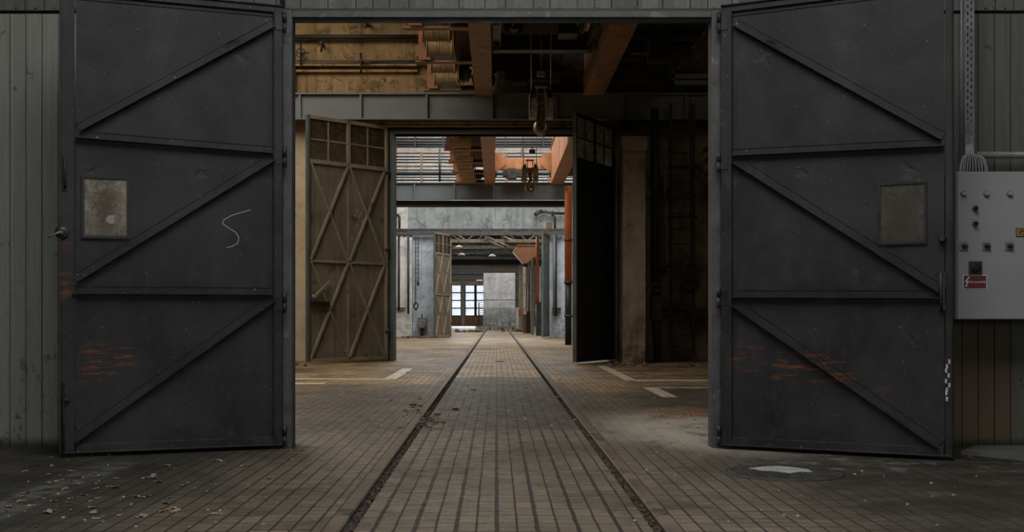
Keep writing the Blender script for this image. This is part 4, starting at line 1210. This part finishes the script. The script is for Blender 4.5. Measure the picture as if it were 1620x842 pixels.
# pipes on that wall
def vpipe(px, ya, yb, r, mat, label, d=D3-.4):
    return tag(MB().tube([(X(px, d), d, Z(yb, d)), (X(px, d), d, Z(ya, d))], r, 8).build('wall_pipe', mat, None, (X(px, d), d, Z(yb, d))), label, 'pipe')
vpipe(631, 374, 492, .045, 'black', 'black upright pipe at the left edge of the white pilaster', D3-.5)
vpipe(646, 374, 497, .045, 'iron', 'dark upright pipe at the right edge of the white pilaster', D3-.5)
tag(MB().box(X(627, D3-.5), X(641, D3-.5), D3-.5, D3-.35, Z(488.5, D3-.5), Z(486.5, D3-.5)).build('pipe_bracket', 'iron', None, (X(627, D3-.5), D3-.5, Z(488, D3-.5))), 'small horizontal pipe bracket low on the white pilaster', 'bracket')
ch = thing('hoist_chain', 'hand chain loop hanging beside the far wash basin', 'chain', (X(660, D3-.5), D3-.5, Z(490, D3-.5)))
o = (X(660, D3-.5), D3-.5, Z(490, D3-.5)); d = D3-.5
def chain(px, ya, yb):
    g = MB(); z, ze = Z(ya, d), Z(yb, d); i = 0
    while z > ze:
        w = .024; x = X(px, d)
        if i % 2: g.tube([(x-w, d, z), (x-w, d, z-.10), (x+w, d, z-.10), (x+w, d, z), (x-w, d, z)], .014, 5)
        else: g.tube([(x, d-w, z), (x, d-w, z-.10), (x, d+w, z-.10), (x, d+w, z), (x, d-w, z)], .014, 5)
        z -= .09; i += 1
    return g
chain(657.5, 374, 480).build('chain_strand', 'black', ch, o)
chain(661.5, 374, 447).build('chain_strand', 'black', ch, o)
p = P(658, 484, d)
g = MB(); g.tube([(p.x+.09*math.cos(a*math.pi/6), d, p.z+.13*math.sin(a*math.pi/6)) for a in range(13)], .03, 6, caps=False).box(p.x-.05, p.x+.05, d-.03, d+.03, p.z-.2, p.z-.12)
g.build('chain_hook', 'black', ch, o)
p = P(661.5, 449, d); MB().box(p.x-.05, p.x+.05, d-.04, d+.04, p.z-.08, p.z+.08).build('chain_weight', 'black', ch, o)
# basin
d = D3-.5
sk = thing('wash_basin', 'small dirty wash basin on the pale far wall', 'wash basin', (X(667.5, d), d, 0))
o = (X(667.5, d), d, 0)
za, zb_ = Z(519, d), Z(506, d)
xa, xb = X(660, d), X(675, d)
MB().prism([(xa, zb_), (xb, zb_), (xb-.02, za+.12), (xb-.12, za), (xa+.12, za), (xa+.02, za+.12)], d-.0, d+.45, 'Y').build('bowl', 'sink', sk, o, bevel=.02)
MB().box(xa, xb, d+.42, d+.49, zb_, zb_+.08).build('splashback', 'sink', sk, o)
MB().tube([(X(667, d), d+.3, 0), (X(667, d), d+.3, za+.05)], .06, 10).build('drain_pipe', 'iron', sk, o)
MB().tube([(X(666.5, d), d+.44, zb_), (X(666.5, d), d+.44, Z(497, d)), (X(666.5, d), d+.25, Z(497, d))], .022, 8).build('tap', 'black', sk, o)
pile(668, 534.6, 46, .45, 'rubble heap on the floor in front of the wash basin', rr=(.03, .08))
# bent pipe with spout on the concrete lintel (right) and one at left
d = D3-.35
pp = [P(848, 340, d), P(852, 335, d), P(862, 335, d), P(872, 337, d), P(893, 338, d)]
g = MB().tube(pp, .06, 8).tube([P(846, 341, d), P(850, 337, d), P(858, 334, d)], .09, 8).tube([P(874, 334, d), P(874, 342, d)], .05, 8)
g.tube([P(878, 362, d), P(878, 345, d), P(876, 341, d), P(873, 341, d)], .045, 8)
tag(g.build('bent_pipe', 'iron', None, tuple(pp[0])), 'bent iron pipe with spout on the concrete lintel, right end', 'pipe')
g = MB().tube([P(632, 362, d), P(632, 343, d), P(630, 340, d), P(627, 340, d)], .05, 8)
tag(g.build('bent_pipe', 'iron', None, tuple(P(632, 362, d))), 'short bent iron pipe at the left end of the concrete lintel', 'pipe')
tag(MB().box(X(864, D3), X(873, D3), D3-.06, D3, Z(362, D3), Z(352, D3)).build('wall_plate', 'wood', None, tuple(P(868, 362, D3-.05))), 'tan plate on the concrete lintel under the bent pipe', 'plate')
# pipes right of gateway
vpipe(877, 372, 500, .05, 'steel_light', 'pale upright pipe right of the third gateway')
vpipe(880, 372, 500, .03, 'black', 'thin black upright pipe right of the third gateway beside the pale one')
tag(MB().box(X(874, D3-.4), X(888, D3-.4), D3-.4, D3, Z(489, D3-.4), Z(487, D3-.4)).build('pipe_bracket', 'black', None, tuple(P(874, 489, D3-.4))), 'black bracket across the pipes right of the third gateway', 'bracket')
# orange / black standpipe
d = 36.5; xx = X(899, d)
sp = thing('standpipe', 'tall pipe, orange above and black below, right of the far runway', 'pipe', (xx, d, 0))
MB().tube([(0, 0, Z(447, d)), (0, 0, Z(318, d)), (0, 0, 5.1)], .115, 16).build('upper_pipe', 'pipe_orange', sp)
MB().tube([(0, 0, 0), (0, 0, Z(447, d))], .105, 16).build('lower_pipe', 'black', sp)
for y_ in (380, 447, 500): MB().lathe([(.135, -.04), (.135, .04)], (0, 0, Z(y_, d)), 'Z', 16).build('coupling', 'iron', sp)
struct(MB().box(X(906, 37), X(912, 37)+.3, 36.9, 37.5, 0, 5.2).build('trim_9', 'conc3'))
# railing and bus bars over the far runway: two things
d = 38.9
def zr_(y): return Z(y, d)
rl = thing('walkway_railing', 'long brown and black railing standing on the far grey runway girder', 'railing', (0, d, zr_(289)))
o = (0, d, zr_(289))
for y_, r, m in ((242, .040, 'wood'), (248, .028, 'black'), (252.5, .028, 'black'), (257, .028, 'black'), (263, .036, 'wood'), (269, .026, 'black'), (274.5, .075, 'frame_dark'), (280.5, .022, 'black'), (285, .035, 'iron')):
    MB().tube([(-8.3, d, zr_(y_)), (8.3, d, zr_(y_))], r, 8).build('rail_bar', m, rl, o)
for px in (600, 667, 737, 801, 868, 935):
    MB().box(X(px, d)-.035, X(px, d)+.035, d-.05, d+.02, zr_(289), zr_(241)).build('post', 'wood', rl, o)
for px in (696, 826):
    MB().tube([(X(px, d), d-.1, zr_(288)), (X(px, d), d-.1, zr_(236))], .035, 8).build('post', 'black', rl, o)
bb = thing('conductor_bars', 'set of five dark conductor bars hanging above the far railing', 'conductor bars', (0, d, zr_(231)))
o = (0, d, zr_(231))
for y_ in (213, 218.3, 222.6, 226.6, 230.5, 207):
    MB().tube([(-8.3, d+.2, zr_(y_)), (8.3, d+.2, zr_(y_))], .042, 8).build('bar', 'black', bb, o)
for px in (585, 656, 701, 800, 860):
    MB().box(X(px, d)-.03, X(px, d)+.03, d+.12, d+.22, zr_(231.5), CH3).build('hanger', 'black', bb, o)

# ------------------------------------------------------------------ fourth hall
# far wall with windows
wz0, wz1 = Z(500, D4), Z(451, D4)
wins = [(X(714, D4), X(730, D4)), (X(735.5, D4), X(751.5, D4)), (X(753, D4), X(766, D4))]
x_a, x_b = wins[0][0]-1.2, wins[2][1]
g = MB()
g.box(-9.5, x_a, D4, D4+.3, 0, CH4+.3).box(x_b, 9.5, D4, D4+.3, 0, CH4+.3)
g.box(x_a, x_b, D4, D4+.3, wz1, Z(447, D4)).box(x_a, x_b, D4, D4+.3, Z(439, D4), CH4+.3)
g.box(x_a, X(753, D4), D4, D4+.3, Z(447, D4), Z(439, D4)).box(X(764, D4), x_b, D4, D4+.3, Z(447, D4), Z(439, D4))
g.box(x_a, x_b, D4, D4+.3, 0, wz0)
struct(g.build('wall_back', 'wall4'))
struct(MB().box(x_a-.2, x_b, D4-.1, D4, wz1, Z(444, D4)).build('trim_10', 'side'))
# grey panels band and wall ledge
struct(MB().box(-8, 4, D4-.15, D4, Z(434, D4), Z(424, D4)).box(-8, 4, D4-.1, D4, Z(443, D4), Z(436, D4)).build('trim_11', 'beam'))
allw = [(x_a, wins[0][0]-.15)]+wins
for i, (a, b) in enumerate(allw):
    g = MB(); fr = .07
    for x in (a, b): g.box(x-fr, x+fr, D4-.05, D4+.1, wz0, wz1)
    for k in range(5):
        z = wz0+(wz1-wz0)*k/4; g.box(a, b, D4-.05, D4+.1, z-.05, z+.05)
    w = struct(g.build('window_%d' % nwin, 'frame_dark')); nwin += 1
    MB().box(a+.02, b-.02, D4+.02, D4+.04, wz0, wz1).build('pane', 'pane', w)
struct(MB().box(X(730.2, D4), X(735.2, D4), D4-.2, D4+.1, wz0-.9, wz1+.6).build('trim_12', 'beam'))
g = MB()
for x in (X(753, D4), X(764, D4)): g.box(x-.04, x+.04, D4-.05, D4+.1, Z(447, D4), Z(439, D4))
w = struct(g.build('window_%d' % nwin, 'frame_dark')); nwin += 1
MB().box(X(753, D4), X(764, D4), D4+.02, D4+.04, Z(447, D4), Z(439, D4)).build('pane', 'pane', w)
# slatted boards under the windows
g = MB()
for k in range(5):
    z = .05+k*.16; g.box(x_a, x_b, D4-.12, D4-.06, z, z+.11)
tag(g.build('slatted_boards', 'wood', None, (x_a, D4-.1, 0)), 'brown slatted boards below the far windows', 'boards')
# white partition with concrete foot, in front of the far wall
d = 92.0
pn = thing('partition_wall', 'tall whitewashed partition with concrete foot right of the far windows', 'partition', (X(765, d), d, 0))
o = (X(765, d), d, 0)
MB().box(X(765, d), X(815, d), d, d+.25, Z(487, d), Z(432, d)).build('whitewashed_panel', 'panel4', pn, o)
MB().box(X(764.5, d), X(815.5, d), d-.06, d+.3, 0, Z(487, d)).build('concrete_foot', 'conc3', pn, o)
MB().box(X(766, d), X(815, d), d-.03, d, Z(474.5, d), Z(473.5, d)).build('seam_strip', 'conc3', pn, o)
d = 84.0
tag(MB().box(X(777, d), X(800, d), d, d+.1, Z(431, d), Z(425, d)).build('name_board', 'wood', None, tuple(P(777, 431, d))), 'small tan board above the whitewashed partition', 'board')
# post with ladder marks near the windows
d = 88.0
g = MB().tube([(X(757.5, d), d, 0), (X(757.5, d), d, Z(478, d))], .05, 6)
for k in range(9): g.box(X(757.5, d), X(764, d), d, d+.03, .8+k*.16, .84+k*.16)
tag(g.build('ladder_rack', 'iron', None, (X(757.5, d), d, 0)), 'thin barred rack standing before the far windows', 'rack')
# grey runway line and dark beams under the roof
d = 78.0
rw = tag(MB().box(-9.4, X(827, d), d, d+.25, Z(421.5, d), Z(418.5, d)).build('roof_tie_beam', 'beam', None, (0, d, Z(421, d))), 'long pale steel beam below the roof trusses of the far hall', 'beam')
tag(MB().box(-9.4, 9.4, d+1.5, d+1.9, Z(418, d), Z(409, d)).build('roof_tie_beam', 'beam_dark', None, (0, d+1.5, Z(418, d))), 'black roof beam just above the long pale beam', 'beam')
def truss(d, zb, label, mat, h=1.3, half=9.3):
    t = thing('roof_truss', label, 'roof truss', (0, d, zb))
    MB().box(-half, half, 0, .14, -.08, .08).build('bottom_chord', mat, t)
    n = 12; g1 = MB(); top = []
    for i in range(n+1):
        x = -half+2*half*i/n; top.append((x, .05, h*(.45+.55*(1-abs(x)/half))))
    MB().tube(top, .06, 6).build('top_chord', mat, t)
    for i in range(n):
        a, b = top[i], top[i+1]
        MB().tube([(a[0], .05, 0) if i % 2 else a, b if i % 2 else (b[0], .05, 0)], .04, 6).build('diagonal', mat, t)
    return t
for k, (dd, yb, m) in enumerate(((58, 381, 'gate2_bar'), (64, 391, 'iron'), (70, 399, 'black'), (76, 405, 'black'))):
    truss(dd, min(Z(yb, dd), CH4-1.5), ['pale roof truss, nearest of the four in the far hall', 'second dark roof truss of the far hall', 'third dark roof truss of the far hall', 'rearmost dark roof truss of the far hall'][k], m)
# long pale braces running back to the right under the roof
for k, (a, b) in enumerate((((771, 376), (822, 398)), ((771, 381), (818, 402)), ((795, 375), (833, 388)))):
    p, q = P(a[0], a[1], 56), P(b[0], b[1], 72)
    tag(MB().tube([p, q], .07, 8).build('roof_brace', 'gate2_bar', None, tuple(p)), ['upper pale brace sloping down to the right from the roof node', 'lower pale brace sloping down to the right from the roof node', 'rightmost pale brace ending behind the brown hopper'][k], 'brace')
p = P(770, 379, 56)
tag(MB().box(p.x-.12, p.x+.12, 55.95, 56.05, p.z-.16, p.z+.16).box(p.x-.3, p.x+.3, 55.98, 56.02, p.z-.06, p.z+.0).build('gusset_plate', 'whitewash', None, tuple(p)), 'pale riveted gusset plate where the roof braces meet', 'plate')
# clustered lamps / fittings as small bright spots under the roof
for px, py, lb in ((726, 392, 'pale lamp fitting left under the far roof'), (730, 404, 'lower pale lamp fitting left under the far roof'), (779, 406, 'pale lamp fitting centre under the far roof')):
    p = P(px, py, 57)
    k = thing('lamp_fitting', lb, 'lamp', p)
    MB().lathe([(.05, .12), (.18, .04), (.2, 0), (.15, -.02)], (0, 0, 0), 'Z', 14).build('lamp_shade', 'whitewash', k)
    MB().tube([(0, 0, .1), (0, 0, .5)], .02, 6).build('lamp_stem', 'iron', k)
# hopper
d = 58.0
def q(px, py): return (X(px, d), Z(py, d))
hp = thing('hopper', 'brown steel hopper jutting out at the right under the far roof', 'hopper', (X(830, d), d, Z(418, d)))
o = (X(830, d), d, Z(418, d))
MB().prism([q(811, 397), q(819, 388), q(850, 388), q(852, 402), q(833, 417), q(828, 417)], d, d+1.5, 'Y').build('hopper_body', 'hopper', hp, o, bevel=.02)
MB().box(X(818, d), X(851, d), d-.03, d+1.55, Z(389, d), Z(387.3, d)).build('hopper_rim', 'orange2', hp, o)
MB().tube([(X(831, d), d+.7, Z(417, d)), (X(831, d), d+.7, Z(421, d))], .15, 10).build('hopper_outlet', 'iron', hp, o)
# columns and pipes along the right of the far hall
def post(px0, px1, ya, yb, d, mat, name, label, cat='column'):
    tag(MB().box(X(px0, d), X(px1, d), d, d+.35, Z(yb, d), Z(ya, d)).build(name, mat, None, tuple(P(px0, yb, d)), bevel=.01), label, cat)
def fy(d): return HY+H*F/d
post(821, 826, 420, fy(72), 72, 'gate2_bar', 'hall_column', 'pale slender column below the hopper')
post(827, 832, 418, fy(66), 66, 'side', 'hall_column', 'tan column just right of the slender one')
post(835, 838, 400, fy(62), 62, 'iron', 'hall_column', 'dark thin column at right of the far hall')
post(840, 845, 412, fy(56), 56, 'gate2_bar', 'hall_column', 'tan narrow column nearest the orange pipe')
d = 53.0
tag(MB().tube([(X(850.5, d), d, Z(482, d)), (X(850.5, d), d, Z(374, d))], .085, 12).build('standpipe', 'pipe_orange', None, tuple(P(850.5, 482, d))), 'slim orange upright pipe inside the third gateway', 'pipe')
tag(MB().tube([(X(854, d), d, 0), (X(854, d), d, Z(422, d))], .05, 8).build('wall_pipe', 'whitewash', None, (X(854, d), d, 0)), 'pale thin pipe just right of the slim orange one', 'pipe')
tag(MB().box(X(848, d), X(856, d), d-.1, d+.3, 0, Z(478, d)).build('switch_locker', 'iron', None, (X(848, d), d, 0)), 'dark locker at the foot of the slim orange pipe', 'locker')
post(816, 821, 487, fy(70), 70, 'whitewash', 'wall_panel', 'pale low panel between partition and red box', 'panel')
d = 68.5
tag(MB().box(X(820, d), X(824, d), d-.1, d+.1, Z(501, d), Z(489, d)).build('fire_box', 'redbox', None, tuple(P(820, 501, d)), bevel=.02), 'small red box on the pale panel in the far hall', 'box')
d = 60.0
tag(MB().box(X(833, d), X(840, d), d, d+.5, 0, Z(492, d)).build('storage_cabinet', 'black', None, (X(833, d), d, 0), bevel=.02), 'black cabinet standing at the right of the far hall', 'cabinet')
tag(MB().box(X(827, d), X(833, d), d+.1, d+.5, 0, Z(497, d)).build('storage_cabinet', 'wood', None, (X(827, d), d, 0), bevel=.02), 'tan low cabinet left of the black cabinet', 'cabinet')
# raised platform with pale kerb closing the track
kb = thing('platform_kerb', 'long pale kerb at the end of the track', 'kerb', (X(752, 74), 74, 0))
o = (X(752, 74), 74, 0)
MB().box(X(752, 74), X(842, 74), 74.9, 80, .02, .18).build('platform_top', 'conc3', kb, o)
MB().box(X(752, 74), X(842, 74), 74.6, 74.9, .0, .24).build('kerb_edge', 'whitewash', kb, o)
for k, px in enumerate((775, 795, 812)): MB().box(X(px, 74)-.05, X(px, 74)+.05, 74.5, 74.6, .06, .14).build('stud', 'black', kb, o)
pile(745, 525.5, 18, .35, 'dark rubble left of the pale kerb', rr=(.05, .16))
pile(826, 524.5, 18, .4, 'dark rubble right of the pale kerb', rr=(.05, .14))
# small floor drain between rails
tag(MB().box(X(783, 23), X(798, 23), 23.2, 23.75, .001, .012).build('drain_grate', 'black', None, (X(790, 23), 23.5, 0)), 'small dark drain plate between the rails', 'drain')
tag(MB().box(X(735, 15.6), X(742, 15.6), 11.4, 11.5, .0, .02).build('iron_scrap', 'black', None, (X(735, 15.6), 11.4, 0)), 'dark iron scrap between the rails past the threshold', 'scrap')

# ------------------------------------------------------------------ light
w = bpy.data.worlds.new('overcast'); SC.world = w; w.use_nodes = True
nt = w.node_tree; bg = nt.nodes['Background']; bg.inputs[0].default_value = (.96, .98, 1.0, 1); bg.inputs[1].default_value = 1.25
area('skylight_lamp_1', (.2, 3.6, 6.15), (4.6, 4.6), 330, (1, .97, .93))
area('window_lamp_1', (0, -6.9, 2.4), (5.8, 2.8), 95, (1, .98, .96), (math.radians(90), 0, 0))  # fill lamp added at the unseen rear opening
area('skylight_lamp_2', (-5.1, 16, CH2-.05), (3.6, 9.8), 600, (1, .88, .71))
area('skylight_lamp_3', (0, 37, CH3-.05), (9.6, 17.6), 2800, (1, .95, .88))
area('skylight_lamp_4', (0, 59.5, CH4-.05), (7.8, 8.8), 1300, (1, .92, .82))
area('fill_lamp_5', (0, 86, CH4-.05), (7.8, 8), 1150, (1, .96, .92))  # added fill lamp with no skylight above, brightens the far hall
area('fill_lamp_6', (5.2, 16, CH2-.05), (2.0, 6), 28, (1, .88, .70))  # weak fill lamp added over the dark right side, no skylight there
area('window_lamp_4', (X(738, D4), D4-.3, Z(475, D4)), (3.2, 2.6), 500, (.92, .96, 1), (math.radians(-90), 0, 0))

# ------------------------------------------------------------------ camera
cam = bpy.data.cameras.new('camera'); co = bpy.data.objects.new('camera', cam); COL.objects.link(co)
co.location = (0, 0, H); co.rotation_euler = (math.pi/2, 0, 0)
cam.sensor_width = 36; cam.lens = 36*F/1620
cam.shift_x = (810-CX)/1620; cam.shift_y = (HY-421)/1620
cam.clip_start = .05; cam.clip_end = 400
SC.camera = co
SC.view_settings.view_transform = 'Standard'; SC.view_settings.look = 'None'
SC.view_settings.exposure = 0; SC.view_settings.gamma = 1; SC.view_settings.use_curve_mapping = False
